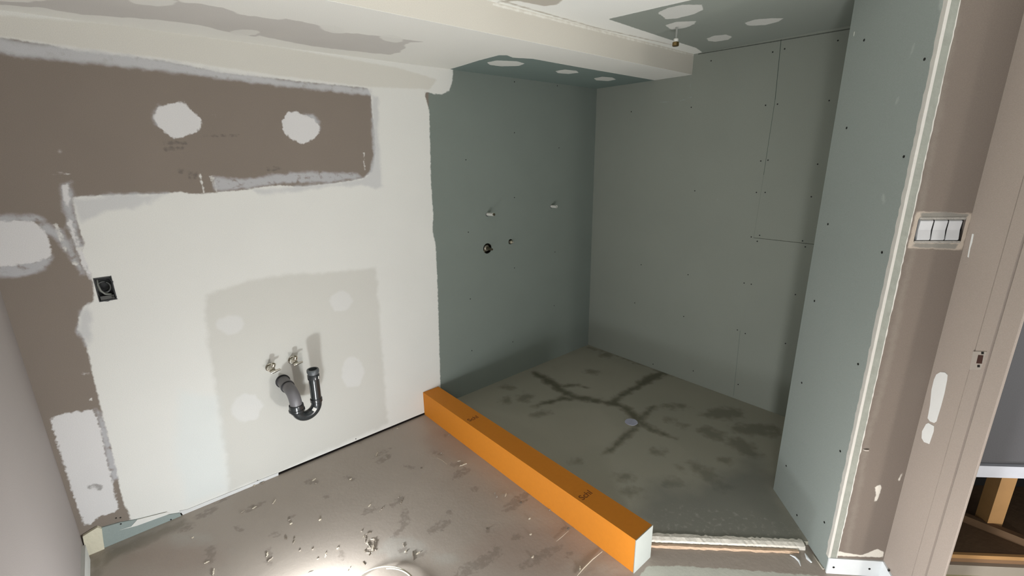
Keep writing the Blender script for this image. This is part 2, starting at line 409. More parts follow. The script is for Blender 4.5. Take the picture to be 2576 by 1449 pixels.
rm.seg(loc_r(1482,872), loc_r(1965,1046), 0.003, (70,70,58), 0.004, 0.6)
rm.layer('scratch', (150,160,156), soft=0.003, amp=0.006, nscale=60, opacity=0.55, breakup=0.40)
wall_right = grid_surface('wall_right', OR_, (0, -1, 0), (0, 0, 1), 1.25*S, ZC*S, rm.done(), step=0.012, plane=prr, thick=0.10,
    layers={'scratch': [('stroke', [(1512,272),(1600,262),(1660,256),(1700,258),(1740,244)], [0.002,0.002,0.003,0.002,0.003]), ('stroke', [(1735,197),(1737,222)], [0.003,0.002]), ('ell',1425,320,12,12), ('ell',1806,503,3,3)],
            'smear': [('poly', [(1660,250),(1760,230),(1800,500),(1720,560)]), ('poly', [(1800,650),(1900,620),(1900,720),(1820,760)])]})
# shower side wall hidden behind the stub, closes the alcove
bm = bmesh.new(); add_box(bm, (1.38*S, 0.25*S, 0), (XR*S, 0.380*S, ZC*S))
wall_side = build('wall_side', bm, simple('side_board', GREEN, 0.9)); wall_side['kind'] = 'structure'

# nib wall face (angled 45 degrees) and its end
nibv = NL-BD; nibL = np.linalg.norm(nibv); nu_ = nibv/nibL
n_nib = np.array([-nu_[1], nu_[0], 0.0]); c_nib = float(n_nib[:2]@BD)
nm = Surf('stub_wall_board', (132,139,134), rough=0.88, var=0.04, bump=0.03)
nm.layer('scratch', (168,174,168), soft=0.004, amp=0.008, nscale=50, opacity=0.45, breakup=0.4)
nm.layer('beadmud', (196,196,190), soft=0.004, amp=0.006, nscale=60, opacity=0.6)
nm.layer('feather', (160,166,160), soft=0.006, amp=0.014, nscale=40, opacity=0.7)
nm.layer('fleck', (205,206,198), soft=0.001, amp=0.003, nscale=120)
ON = np.array([NL[0]*S, NL[1]*S, 0.004*S])
bead_l = [(2376,-40),(2372,60),(2345,180),(2328,300),(2300,450),(2284,520),(2270,600),(2258,660),(2240,730),(2228,800),(2210,880),(2190,960),(2170,1040),(2150,1100),(2135,1200),(2115,1300),(2100,1380),(2088,1430)]
wall_stub = grid_surface('wall_stub', ON, (-nu_[0], -nu_[1], 0), (0, 0, 1), nibL*S, ZC*S-0.004*S, nm.done(), step=0.006, plane=(n_nib, c_nib), thick=0.045,
    layers={'scratch': [('stroke', [(2300,110),(2288,145)], [0.004,0.003]), ('stroke', [(2258,248),(2254,262)], [0.004,0.003]), ('ell',2310,690,6,20), ('ell',2222,500,4,14)],
            'beadmud': [('stroke', [(u+5, v) for u, v in bead_l], [0.0045]*len(bead_l))],
            'feather': [('stroke', [(u-2, v) for u, v in bead_l], [0.009]*len(bead_l))],
            'fleck': [('stroke', [(2149,82),(2147,92)], [0.003,0.002])]})
# end of the stub wall (faces the doorway)
n_end = np.array([-s2, -s2, 0]); ev = IC-BD; eL = np.linalg.norm(ev); eu = ev/eL
n_end = np.array([ev[1], -ev[0], 0])/eL; c_end = float(n_end[:2]@BD)
em = Surf('stub_end_board', (114,104,95), rough=0.9, var=0.06, bump=0.04)
em.layer('feather', (140,132,122), soft=0.01, amp=0.012, nscale=40, opacity=0.3)
em.layer('ring', (172,160,146), soft=0.003, amp=0.004, nscale=60)
em.layer('ringgrey', (128,124,116), soft=0.003, amp=0.004, nscale=60)
em.layer('lumps', (206,200,188), soft=0.002, amp=0.004, nscale=60)
OE = np.array([BD[0]*S, BD[1]*S, 0.0])
ring_o = [(2305,532),(2446,537),(2420,629),(2284,624)]
sw_in = [(2318,543),(2432,546),(2410,612),(2300,612)]
swc = on_plane(2364, 579, n_end, c_end)*S
UE = np.array([eu[0], eu[1], 0]); WE = np.array([0, 0, 1.0])
wall_end = grid_surface('wall_stub_end', OE, UE, WE, eL*S, ZC*S, em.done(), step=0.005, plane=(n_end, c_end), thick=0.045,
    layers={'ring': [('poly', ring_o)], 'ringgrey': [('poly', [(2316,536),(2380,533),(2440,540),(2428,548),(2318,548)]), ('poly', [(2300,612),(2412,613),(2404,626),(2320,624),(2294,620)])],
            'feather': [('stroke', [(u+32, v) for u, v in bead_l], [0.008]*len(bead_l))],
            'lumps': [('poly', [(2200,1225),(2216,1219),(2217,1228),(2212,1245),(2205,1262),(2198,1262),(2204,1245)]), ('poly', [(2258,1207),(2271,1186),(2268,1200),(2262,1210)]), ('poly', [(2165,1092),(2172,1095),(2172,1105),(2166,1112),(2160,1105)]),
                      ('poly', [(2100,1384),(2125,1390),(2165,1397),(2190,1388),(2208,1381),(2222,1388),(2222,1402),(2098,1398)])]},
    holes=[rect_hole(swc, 0.066, 0.036, OE, UE, WE)])

# jamb side beyond the inner corner
jv = IC-NE; jL = np.linalg.norm(jv); ju = jv/jL      # unit towards the corner
n_j = np.array([-ju[1], ju[0], 0.0])
def J(t, d, z):                                     # t from inner corner towards camera, d out of the face
    p = IC-ju*t+n_j[:2]*d; return V(p[0], p[1], z)
jm = Surf('jamb_paint', (152,141,131), rough=0.75, var=0.05, bump=0.03)
jm = jm.done()
bm = bmesh.new()
prof = [(-0.02, 0.0), (0.0, 0.0), (0.078, 0.0), (0.0785, -0.0022), (0.080, -0.0022), (0.081, 0.0012), (0.1075, 0.0012), (0.1082, -0.0045), (0.1105, -0.0045), (0.1112, 0.0), (0.144, 0.0), (0.1455, -0.001), (0.1455, -0.003), (0.092, -0.058), (-0.02, -0.058)]
add_prism(bm, [J(t, d, 0.0) for t, d in prof], Vector((0, 0, ZC*S)))
door = build('door_1', bm, jm); door['kind'] = 'structure'

# ------------------------------------------------------------------ ceiling and soffit
cm = Surf('ceiling_board', (146,152,144), rough=0.9, bump=0.03)
cm.layer('white', (236,236,230), soft=0.003, amp=0.004, nscale=50, var=0.02)
cm.layer('tan', (186,180,168), soft=0.006, amp=0.008)
cm.layer('dots', (214,214,208), soft=0.003, amp=0.007, nscale=50)
cm.layer('halo', (150,156,150), soft=0.004, amp=0.008, nscale=50, opacity=0.0)
OC = np.array([XL*S, 0.02*S, ZC*S]); pc = ((0, 0, 1), ZC)
def mloc(x, y): return ((y*S-OC[1]), (x*S-OC[0]))
ceiling = grid_surface('ceiling', OC, (0, 1, 0), (1, 0, 0), (YS-0.02)*S, (XR-XL)*S, cm.done(), step=0.01, plane=pc, thick=0.08,
    layers={'white': [('polym', [mloc(XL-1, -1.5), mloc(1.50, -1.5), mloc(1.223, 0.696), mloc(1.192, 0.935), mloc(1.500, 0.952), mloc(1.75, 0.962), mloc(1.84, 0.985), mloc(1.9, 1.2), mloc(XL-1, 1.2)])],
            'tan': [('poly', [(1240,8),(1320,-10),(1440,-20),(1400,12),(1370,15),(1300,2)]), ('stroke', [(1260,2),(1500,70),(1700,115)], [0.006, 0.006, 0.004])],
            'dots': [('poly', [(1655,32),(1680,20),(1715,12),(1765,12),(1770,24),(1745,36),(1700,47),(1675,48)]), ('poly', [(1673,64),(1700,55),(1750,53),(1748,60),(1725,70),(1690,75)]),
                     ('poly', [(1872,58),(1900,49),(1940,46),(1970,46),(1960,54),(1925,63),(1885,65)]), ('poly', [(1778,97),(1795,90),(1825,87),(1842,92),(1832,100),(1800,105),(1782,103)])]})
fm = Surf('soffit_face_board', (204,199,188), rough=0.9, var=0.03, bump=0.03)
fm.layer('stripe', (228,226,218), soft=0.004, amp=0.006, var=0.02)
OF = np.array([XL*S, YS*S, ZS*S+0.001])
soffit_face = grid_surface('ceiling_soffit_face', OF, (1, 0, 0), (0, 0, 1), (XR-XL)*S, (ZC-ZS)*S-0.001, fm.done(), step=0.01, plane=((0, 1, 0), YS), thick=0.02,
    layers={'stripe': [('stroke', [(1240,10),(1500,76),(1750,140)], [0.004, 0.004, 0.003]), ('stroke', [(1749,140),(1742,194)], [0.004, 0.003])]})
sm = Surf('soffit_under_board', (226,225,218), rough=0.9, var=0.02, bump=0.03)
sm.layer('grey', (196,193,187), soft=0.006, amp=0.020, nscale=20)
sm.layer('greymud', (222,221,214), soft=0.006, amp=0.010, nscale=30, opacity=0.9)
sm.layer('green', (118,132,127), soft=0.002, amp=0.003)
sm.layer('dots', (214,214,208), soft=0.003, amp=0.005, nscale=60)
OS = np.array([XL*S, YS*S+0.0005, ZS*S])
soffit = grid_surface('ceiling_soffit', OS, (0, 1, 0), (1, 0, 0), (YP-YS)*S, (XR-XL)*S, sm.done(), step=0.01, plane=((0, 0, 1), ZS), thick=0.02,
    layers={'grey': [('poly', [(-60,2),(75,5),(130,0),(300,-30),(440,-10),(455,4),(500,8),(560,20),(620,40),(700,50),(720,47),(790,60),(850,82),(900,85),(950,90),(1062,105),(1030,107),(1015,115),(1018,120),(1005,132),(980,137),(940,134),(860,125),(780,115),(700,100),(650,88),(640,92),(560,78),(500,62),(380,48),(280,42),(200,35),(100,18),(0,12)])],
            'greymud': [('ell',835,73,32,9,0.2), ('ell',615,82,35,8), ('ell',985,97,30,9,0.15), ('poly', [(320,0),(380,-8),(450,2),(430,14),(395,16),(340,10)])],
            'green': [('poly', [(1132,174),(1160,166),(1205,152),(1255,139),(1275,139),(1290,145),(1340,148),(1450,168),(1560,187),(1670,206),(1670,225),(1500,240),(1300,215)])],
            'dots': [('poly', [(1225,157),(1250,152),(1300,154),(1320,160),(1305,166),(1260,167),(1232,163)]), ('poly', [(1397,179),(1420,175),(1450,178),(1456,183),(1430,186),(1404,184)]), ('poly', [(1494,197),(1515,193),(1540,195),(1550,200),(1530,204),(1500,202)])]})
for o in (soffit_face, soffit): o['kind'] = 'structure'
soffit.name = 'trim_1'; soffit_face.name = 'trim_2'

# ------------------------------------------------------------------ floors
fl = Surf('subfloor_paint', (162,151,140), rough=0.42, var=0.10, grain=0.06, bump=0.35, bscale=9, bdist=0.006, spec=0.5)
fl.h = fl.math('ADD', fl.h, fl.math('MULTIPLY', fl.noise(70, 6), 0.22))
fl.layer('pale', (172,168,160), soft=0.02, amp=0.03, nscale=18, opacity=0.5, breakup=0.30, bkscale=25)
fl.layer('pinkish', (150,132,120), soft=0.05, amp=0.05, nscale=5, opacity=0.5)
fl.layer('scuff', (116,106,96), soft=0.006, amp=0.024, nscale=50, opacity=0.5, breakup=0.42, bkscale=45, rough=0.6, raise_=-0.15)
fl.layer('grime', (104,98,84), soft=0.02, amp=0.03, nscale=20, opacity=0.55, breakup=0.3)
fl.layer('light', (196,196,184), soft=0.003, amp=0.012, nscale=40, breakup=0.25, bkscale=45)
OFl = np.array([XL*S, -0.95*S, 0.0]); pf = ((0, 0, 1), 0.0)
sc = []
rnd = random.Random(5)
for (x, y, a, b, r) in [(965,1155,22,7,-0.5),(960,1140,26,4,-0.5),(785,1212,18,6,0),(930,1285,22,7,-0.3),(1000,1262,20,6,-0.6),(1300,1262,42,13,-0.6),(1105,1325,34,11,-0.55),(1160,1190,24,10,-0.5),
    (1150,1168,18,6,0),(880,1203,16,5,0.3),(640,1275,30,6,-0.4),(1010,1330,34,5,-0.75),(1018,1300,10,22,0.2),(1015,1385,12,8,0),(1060,1395,18,6,-0.7),(1230,1335,9,6,0),(1300,1350,14,8,0),(1250,1380,12,8,0),
    (520,1290,34,8,-0.4),(560,1255,26,6,-0.45),(600,1330,14,5,0.4),(675,1400,8,22,0),(690,1345,14,6,0),(1430,1395,14,6,-0.5),(1200,1420,70,16,-0.5),(1360,1400,60,12,-0.5),(820,1250,10,4,0),(735,1300,12,3,-0.5),
    (1030,1175,16,4,0.3),(1100,1140,16,4,0.3),(1120,1096,8,3,0),(1195,1230,10,6,0),(1260,1130,22,3,0.5),(860,1395,8,12,0),(1420,1330,12,5,-0.5),(530,1395,12,24,0),(470,1330,22,6,-0.4),(1130,1290,10,5,-0.4),(1380,1270,8,4,0)]:
    sc.append(('ell', x, y, a, b, r))
floor = grid_surface('floor', OFl, (1, 0, 0), (0, 1, 0), 2.0*S, (YP+0.95)*S-0.002, fl.done(), step=0.009, plane=pf, thick=0.05,
    layers={'scuff': sc, 'pinkish': [('ell',450,1400,120,40), ('ell',1150,1110,80,40), ('ell',1330,1380,140,60)],
            'grime': [('poly', [(255,1390),(460,1310),(480,1318),(300,1400),(260,1425)]), ('poly', [(225,1400),(262,1392),(250,1449),(225,1449)])],
            'pale': [('ell',1120,1405,30,14), ('ell',480,1360,60,20), ('ell',1010,1380,60,30), ('ell',1540,1430,40,20)],
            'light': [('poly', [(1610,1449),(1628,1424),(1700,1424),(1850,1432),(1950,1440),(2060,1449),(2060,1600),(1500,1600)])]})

sl = Surf('shower_floor_mortar', (156,153,139), rough=0.72, var=0.10, grain=0.07, bump=0.25, bscale=12)
sl.layer('paler', (164,160,146), soft=0.05, amp=0.05, nscale=6, opacity=0.5, breakup=0.3, bkscale=9)
sl.layer('wet', (74,71,52), soft=0.028, amp=0.040, nscale=18, opacity=0.78, rough=0.5)
sl.layer('spots', (84,82,68), soft=0.032, amp=0.06, nscale=20, opacity=0.5)
sl.layer('grey', (104,106,102), soft=0.08, amp=0.08, nscale=7, opacity=0.6)
sl.layer('crumbs', (166,164,154), soft=0.02, amp=0.05, nscale=60, opacity=0.6, breakup=0.64, bkscale=45)
ps = ((0, 0, 1), ZF)
OSl = np.array([0.893*S, 0.20*S, ZF*S])
kp = [(0.0, 1.297*S-0.002), (0.0, 0.384*S), (0.337*S, 0.044*S), (0.347*S, 0.036*S), (0.497*S, 0.17*S), (0.955*S, 0.17*S), (0.955*S, 1.297*S-0.002)]
kp = kp[::-1]
shower_floor = grid_surface('floor_shower', OSl, (1, 0, 0), (0, 1, 0), 0.96*S, 1.297*S, sl.done(), step=0.009, plane=ps, keep=kp, thick=0.0115*S,
    layers={'wet': [('stroke', [(1345,938),(1380,958),(1410,980),(1440,998),(1500,1008),(1545,1015),(1580,1030),(1605,1062),(1600,1080)], [0.020,0.036,0.028,0.026,0.028,0.026,0.026,0.018,0.014]),
                    ('stroke', [(1410,972),(1450,968),(1475,975)], [0.02,0.010,0.004]),
                    ('stroke', [(1340,1022),(1380,1012),(1420,1002),(1460,1003)], [0.006,0.018,0.018,0.018]),
                    ('stroke', [(1540,1012),(1570,990),(1600,975),(1630,955),(1665,940)], [0.020,0.020,0.022,0.040,0.034]),
                    ('stroke', [(1600,1062),(1625,1040),(1645,1022)], [0.016,0.018,0.008]),
                    ('stroke', [(1605,1060),(1640,1080),(1700,1104)], [0.024,0.018,0.004]),
                    ('stroke', [(1595,1078),(1570,1098),(1545,1125),(1518,1143)], [0.012,0.018,0.012,0.004])],
            'spots': [('ell',1277,974,18,6), ('ell',1320,1000,20,10), ('ell',1365,1040,18,7), ('ell',1345,1045,14,5), ('ell',1275,1008,14,8), ('ell',1700,1022,32,6), ('ell',1820,1040,50,14), ('ell',1870,1125,45,16,0.5), ('ell',1790,1090,40,12,0.3), ('ell',1657,1136,18,8),
                      ('ell',1450,1160,10,5), ('ell',1825,1158,16,6), ('ell',1780,1195,60,12,0.6), ('ell',1820,1225,22,8), ('ell',1690,1215,18,10), ('ell',1570,1200,24,10), ('ell',1590,1240,26,8), ('ell',1525,893,16,6), ('ell',1490,935,16,6), ('ell',1590,905,30,6,0.3),
                      ('ell',1720,945,50,6,0.35), ('ell',1900,1080,60,14), ('ell',1715,1180,10,4), ('ell',1684,1055,10,5), ('ell',1720,1072,14,4), ('ell',1930,1090,30,8), ('stroke', [(1480,875),(1560,895),(1650,930),(1760,965),(1850,1000)], [0.008]*5)],
            'grey': [('poly', [(1600,1300),(1650,1220),(1750,1230),(1900,1150),(2020,1330),(2020,1400),(1640,1350)])],
            'paler': [('poly', [(1340,930),(1470,880),(1620,940),(1550,1000),(1450,990)]), ('poly', [(1180,1020),(1300,1060),(1450,1150),(1560,1080),(1500,1020),(1300,1040)])],
            'crumbs': [('poly', [(1640,1345),(2020,1362),(2010,1330),(1900,1290),(1700,1270),(1620,1310)])]})
floor_parts = None

# plaster lip, wood lath along the cut edge of the shower floor
e2 = np.array([s2, -s2]); o2 = np.array([-s2, -s2]); E0 = np.array([0.948, 0.528])
def ED(t, o, z): p = E0+e2*t+o2*o; return V(p[0], p[1], z)
bm = bmesh.new(); rnd = random.Random(3); N_ = 70; t0, t1 = -0.078, 0.392
rows = []
for i in range(N_+1):
    t = t0+(t1-t0)*i/N_; j = lambda a: rnd.uniform(-a, a)
    rows.append([bm.verts.new(p) for p in (ED(t, -0.004+j(0.003), 0.004), ED(t, -0.004+j(0.003), ZF+0.0015), ED(t, 0.006, ZF+0.0015+j(0.0005)), ED(t, 0.016+j(0.001), 0.010+j(0.001)), ED(t, 0.020+j(0.0015), 0.0005))])
for i in range(N_):
    for k in range(4): bm.faces.new((rows[i][k], rows[i+1][k], rows[i+1][k+1], rows[i][k+1]))
    bm.faces.new((rows[i][4], rows[i+1][4], rows[i+1][0], rows[i][0]))
bm.faces.new(rows[0]); bm.faces.new(rows[-1])
lip = build('trim_3', bm, simple('plaster_lip', (205,200,188), 0.85, bump=0.5, bscale=90, var=0.12, vscale=18)); lip['kind'] = 'structure'
bm = bmesh.new(); rows = []
for i in range(41):
    t = -0.070+0.44*i/40; j = lambda a: rnd.uniform(-a, a)
    rows.append([bm.verts.new(p) for p in (ED(t, 0.022, 0.0005), ED(t, 0.022+j(0.001), 0.006), ED(t, 0.029+j(0.0015), 0.0058), ED(t, 0.032+j(0.002), 0.0005))])
for i in range(40):
    for k in range(3): bm.faces.new((rows[i][k], rows[i+1][k], rows[i+1][k+1], rows[i][k+1]))
    bm.faces.new((rows[i][3], rows[i+1][3], rows[i+1][0], rows[i][0]))
bm.faces.new(rows[0]); bm.faces.new(rows[-1])
lath = build('trim_4', bm, simple('lath_wood', (186,160,134), 0.8, bump=0.4, bscale=120, var=0.15, vscale=30)); lath['kind'] = 'structure'

# ------------------------------------------------------------------ boards at the foot of the walls
def slab_px(bm, pxs, n, c, th, back=0.0):
    n = np.array(n, float)
    pts = [Vector(on_plane(u, v, n, c)*S) for u, v in pxs]
    nn = Vector(n).normalized()
    if nn.dot(Vector((0, 0, S))-pts[0]) < 0: nn = -nn
    add_prism(bm, [p-nn*back for p in pts], nn*(th+back))
bm = bmesh.new(); slab_px(bm, [(254,1326),(300,1313),(345,1305),(400,1297),(452,1289),(458,1300),(350,1344),(262,1378)], (0, 1, 0), YP, 0.006)
t5m = Surf('green_base_strip', (140,150,146), rough=0.85, bump=0.03).done()
trim5 = build('trim_5', bm, t5m); trim5['kind'] = 'structure'
bm = bmesh.new(); slab_px(bm, [(298,1332),(330,1322),(345,1305),(420,1286),(428,1290),(400,1300),(345,1320)], (0, 1, 0), YP, 0.0075, back=-0.0055)
smear = build('mud_smear', bm, simple('mud_plain', MUD, 0.9), trim5)
bm = bmesh.new(); slab_px(bm, [(452,1284),(470,1281),(700,1188),(700,1197),(462,1297)], (0, 1, 0), YP, 0.004)
trim6 = build('trim_6', bm, simple('white_board_edge', (206,206,204), 0.9)); trim6['kind'] = 'structure'
# bottom plate added in the gap, coloured near-black for the shade there
bm = bmesh.new(); add_box(bm, (XL*S, YP*S-0.001, -0.012), (XR*S, (YP+0.06)*S, 0.0035))
pl8 = build('trim_7', bm, simple('gap_shade_plate', (40,33,28), 0.9)); pl8['kind'] = 'structure'
bm = bmesh.new(); add_box(bm, (XL*S, 0.6*S, 0.0), (XL*S+0.012, (YP-0.030)*S, 0.075))
tr = build('trim_8', bm, simple('white_base_left', (196,196,190), 0.85, bump=0.2)); tr['kind'] = 'structure'
# white board strips at the foot of the stub end and the jamb
WHT = simple('white_strip', (206,210,210), 0.8)
ou = np.array([-n_end[0], -n_end[1]]) if n_end[:2]@(-BD) < 0 else n_end[:2]
bm = bmesh.new()
zt = 0.046
P0 = [V(BD[0], BD[1], 0), V(IC[0], IC[1], 0), V(IC[0], IC[1], zt), V(BD[0], BD[1], zt)]
add_prism(bm, P0, Vector((ou[0], ou[1], 0))*0.006)
tr9 = build('trim_9', bm, WHT); tr9['kind'] = 'structure'
bm = bmesh.new(); add_prism(bm, [J(0.0, 0.0, 0), J(0.075, 0.0, 0), J(0.050, 0.0, zt-0.016), J(0.004, 0.0, zt)], Vector((n_j[0], n_j[1], 0))*0.006)
tr10 = build('trim_10', bm, WHT); tr10['kind'] = 'structure'

bm = bmesh.new(); slab_px(bm, [(2019,1370),(2030,1372),(2074,1430),(2068,1441)], n_nib, c_nib, 0.005)
tr17 = build('trim_17', bm, simple('gypsum_edge', (178,172,158), 0.9, bump=0.4)); tr17['kind'] = 'structure'

# ------------------------------------------------------------------ corner bead of the stub wall
bm = bmesh.new(); rnd = random.Random(8); rows = []
nn = np.array([-nu_[1], nu_[0]]); nn = nn if nn@(-BD) > 0 else -nn
for i in range(121):
    z = zt+0.0+(ZC-zt)*i/120; j = rnd.uniform(-0.0008, 0.0008); k2 = rnd.uniform(-0.001, 0.001)
    A = BD+nu_*(0.011+j*2)+nn*0.0004; B = BD+nn*0.0024+ou*0.0018+nn*j*0.3; C_ = BD+eu*(0.0035)+ou*0.0016; D_ = BD+eu*(0.0045)+ou*0.0002
    rows.append([bm.verts.new(V(p[0], p[1], z)) for p in (A, B, C_, D_)])
for i in range(120):
    for k in range(3): bm.faces.new((rows[i][k], rows[i+1][k], rows[i+1][k+1], rows[i][k+1]))
    bm.faces.new((rows[i][3], rows[i+1][3], rows[i+1][0], rows[i][0]))
bead = build('trim_11', bm, simple('bead_mud', (196,192,184), 0.85, bump=0.4, bscale=80, var=0.06)); bead['kind'] = 'structure'
bm = bmesh.new(); rows = []
for i in range(161):
    z = zt+(ZC-zt)*i/160; a = 0.0175+rnd.uniform(-0.0008, 0.0008); b = 0.0202+rnd.uniform(-0.0008, 0.0012)
    A = BD+eu*a+ou*0.0001; M_ = BD+eu*(a+b)/2+ou*0.0016; B = BD+eu*b+ou*0.0001
    rows.append([bm.verts.new(V(p[0], p[1], z)) for p in (A, M_, B)])
for i in range(160):
    for k in range(2): bm.faces.new((rows[i][k], rows[i+1][k], rows[i+1][k+1], rows[i][k+1]))
bead2 = build('mud_line', bm, bead.data.materials[0], bead)
bm = bmesh.new(); rows = []
for i in range(161):
    z = zt+(ZC-zt)*i/160
    rows.append([bm.verts.new(V(p[0], p[1], z)) for p in (BD+eu*0.004+ou*0.0006, BD+eu*0.0185+ou*0.0006)])
for i in range(160): bm.faces.new((rows[i][0], rows[i+1][0], rows[i+1][1], rows[i][1]))
gut = build('bead_flange', bm, simple('bead_flange_paint', (140,142,132), 0.8, bump=0.6, bscale=70, var=0.18, vscale=40), bead)

# ------------------------------------------------------------------ screws in the boards
SCREW = simple('screw_black', (38,38,36), 0.5, 0.6)
def screws(px, n, c, parent, r=0.0042):
    n = np.array(n, float)
    for i, (u, v) in enumerate(px):
        p = Vector(on_plane(u, v, n, c)*S); nn_ = Vector(n).normalized()
        if nn_.dot(Vector((0, 0, S))-p) < 0: nn_ = -nn_
        bm = bmesh.new()
        add_lathe(bm, p+nn_*0.0004, nn_, [(-0.004, r*0.6), (0.0, r), (0.0005, r), (0.0002, r*0.45)], 10)
        build('drywall_screw', bm, SCREW, parent)
screws([(2130,322),(2326,149),(2274,394),(2219,635),(2083,564),(2174,101),(2049,757),(2159,916),(2017,963),(2114,1135),(1978,1172),(2074,1314),(2005,1296)], n_nib, c_nib, wall_stub)
screws([(2108,102),(1974,123),(1944,131),(1789,153),(1739,270),(1588,281),(1926,265),(1956,262),(2086,253),(1914,405),(1932,403),(2057,413),(1903,484),(1925,484),(1748,480),(2041,495),(1890,596),(1911,592),(1905,607),(2019,606),(2026,621),(1613,666),(1872,712),(1890,715),(1731,691),(1597,762),(1720,796),(1855,830),(1875,839),(2001,741),(1976,864),(1744,933),(1857,967),(1643,916)], *prr, wall_right, 0.0038)
screws([(1172,402),(1178,584),(1183,752),(1187,882),(1294,497),(1294,674),(1396,634),(1294,206),(1294,334),(1406,372),(1394,769),(1402,216),(1290,860)], *pn, wall_back, 0.0036)
screws([(895,1104),(648,1209)], *pn, wall_back, 0.003)
screws([(303,1302),(292,1303)], *pn, trim5, 0.003)
for (u, v), dz in (((304,1318), 0), ((430,1307), 0)):
    screws([(u, v)], (0, 1, 0), YP-0.0045, trim5, 0.003)
screws([(2097,1427),(2187,1431)], tuple(n_end), float(n_end[:2]@(BD+ou*0.0042)), tr9, 0.004)
screws([(2235,1435)], tuple(n_j), float(n_j[:2]@(IC+n_j[:2]*0.0042)), tr10, 0.004)

# ------------------------------------------------------------------ shower curb
ORG = simple('orange_membrane', (206,126,22), 0.75, var=0.05, vscale=60, bump=0.12, bscale=500)
bm = bmesh.new(); add_box(bm, (0.820*S, 0.4975*S, 0.0), (0.892*S, (YP-0.001)*S, 0.100*S))
curb = build('shower_curb', bm, ORG, bevel=0.002)
tag(curb, 'long orange foam shower curb with a white cut end lying on the floor', 'shower curb')
bm = bmesh.new(); add_box(bm, (0.8195*S, 0.4955*S, 0.0), (0.8925*S, 0.4976*S, 0.1005*S))
e_ = build('end_face', bm, simple('white_end', (158,162,156), 0.8), curb, bevel=0.0006); e_['label'] = 'white cut end of the curb'
INK = simple('brown_ink', (120,66,14), 0.8)
for (u, v) in ((1466, 1259), (1181, 1061)):
    p = on_plane(u, v, (0, 0, 1), 0.1003)*S
    cu = bpy.data.curves.new('printed_letters', 'FONT'); cu.body = 'Schl'; cu.size = 0.041; cu.offset = 0.0004; cu.extrude = 0.0002; cu.space_character = 1.0
    to = bpy.data.objects.new('tmp_text', cu); scn.collection.objects.link(to)
    dg = bpy.context.evaluated_depsgraph_get(); me = bpy.data.meshes.new_from_object(to.evaluated_get(dg))
    bpy.data.objects.remove(to)
    mx = max(q.co.x for q in me.vertices); lim = 0.891*S-p[0]
    k = min(1.0, lim/mx)
    for q in me.vertices: q.co.x *= k
    me.materials.clear(); me.materials.append(INK)
    o = bpy.data.objects.new('printed_letters', me); scn.collection.objects.link(o); o.parent = curb
    o.location = Vector(p)-curb.location+Vector((0, 0, 0.0001)); o['label'] = 'dark brown printed letters'

# ------------------------------------------------------------------ sink drain trap
PIPE = simple('grey_pipe', (112,110,112), 0.42, var=0.04, bump=0.03)
BLK = simple('black_pipe', (44,47,48), 0.22, var=0.06, spec=0.6)
RUB = simple('black_rubber', (28,26,26), 0.6)
def bez(p0, p1, p2, n=10): return [p0*(1-t)**2+p1*2*t*(1-t)+p2*t*t for t in [i/n for i in range(n+1)]]
w0 = V(0.324, YP, 0.322); yT = 1.392
A0 = V(0.324, 1.44, 0.322)
trap = empty('sink_drain_trap', w0.copy()); tag(trap, 'dark grey U-shaped drain trap sticking out of the white wall', 'drain trap')
r1 = 0.028; r2 = 0.0238
bm = bmesh.new(); add_tube(bm, [w0+Vector((0, 0.02, 0)), V(0.324, 1.447, 0.322)], r1, 28)
build('wall_pipe', bm, PIPE, trap, True)
bm = bmesh.new(); add_lathe(bm, w0+Vector((0, -0.002, 0)), Vector((0, -1, 0)), [(-0.002, 0.033), (0.004, 0.033), (0.006, 0.029)], 28)
build('wall_seal', bm, RUB, trap, True)
bm = bmesh.new(); add_lathe(bm, V(0.324, 1.452, 0.322), Vector((0, -1, 0)), [(0, 0.0285), (0.0, 0.031), (0.010, 0.031), (0.012, 0.029)], 28)
build('socket_ring', bm, PIPE, trap, True)
bm = bmesh.new(); add_lathe(bm, V(0.324, 1.4435, 0.322), Vector((0, -1, 0)), [(0, 0.027), (0.0, 0.0302), (0.0022, 0.0302), (0.003, 0.027)], 28); build('rubber_ring', bm, RUB, trap, True)
elb = [V(0.324, 1.446, 0.322), V(0.324, 1.425, 0.322)] + bez(V(0.324, 1.420, 0.322), V(0.326, 1.392, 0.318), V(0.327, 1.390, 0.285), 10)[0:] + [V(0.327, 1.390, 0.270)]
bm = bmesh.new(); add_tube(bm, elb, 0.0265, 28); build('elbow', bm, PIPE, trap, True)
n0 = V(0.327, 1.390, 0.282)
dn = Vector((0, 0, -1))
bm = bmesh.new(); add_lathe(bm, n0, dn, [(0, 0.027), (0.0, 0.0315), (0.008, 0.0325), (0.020, 0.0325), (0.022, 0.0355), (0.030, 0.0355), (0.032, 0.030), (0.042, 0.027)], 32)
build('slip_nut', bm, BLK, trap, True)
c1 = V(0.327, 1.390, 0.262); c2 = V(0.3885, 1.396, 0.268)
up_ = []
mid = (c1+c2)/2; hx = (c2-c1)/2; hx.z = 0; R_ = hx.length
for i in range(25):
    a = math.pi*i/24
    up_.append(Vector((mid.x, mid.y, 0))-hx*math.cos(a)+Vector((0, 0, c1.z+(c2.z-c1.z)*i/24-R_*1.02*math.sin(a))))
up_ = [c1+Vector((0, 0, 0.01))]+up_+[c2+Vector((0, 0, 0.008))]
bm = bmesh.new(); add_tube(bm, up_, r2, 28); build('u_bend', bm, BLK, trap, True)
rt = V(0.3905, 1.396, 0.378)
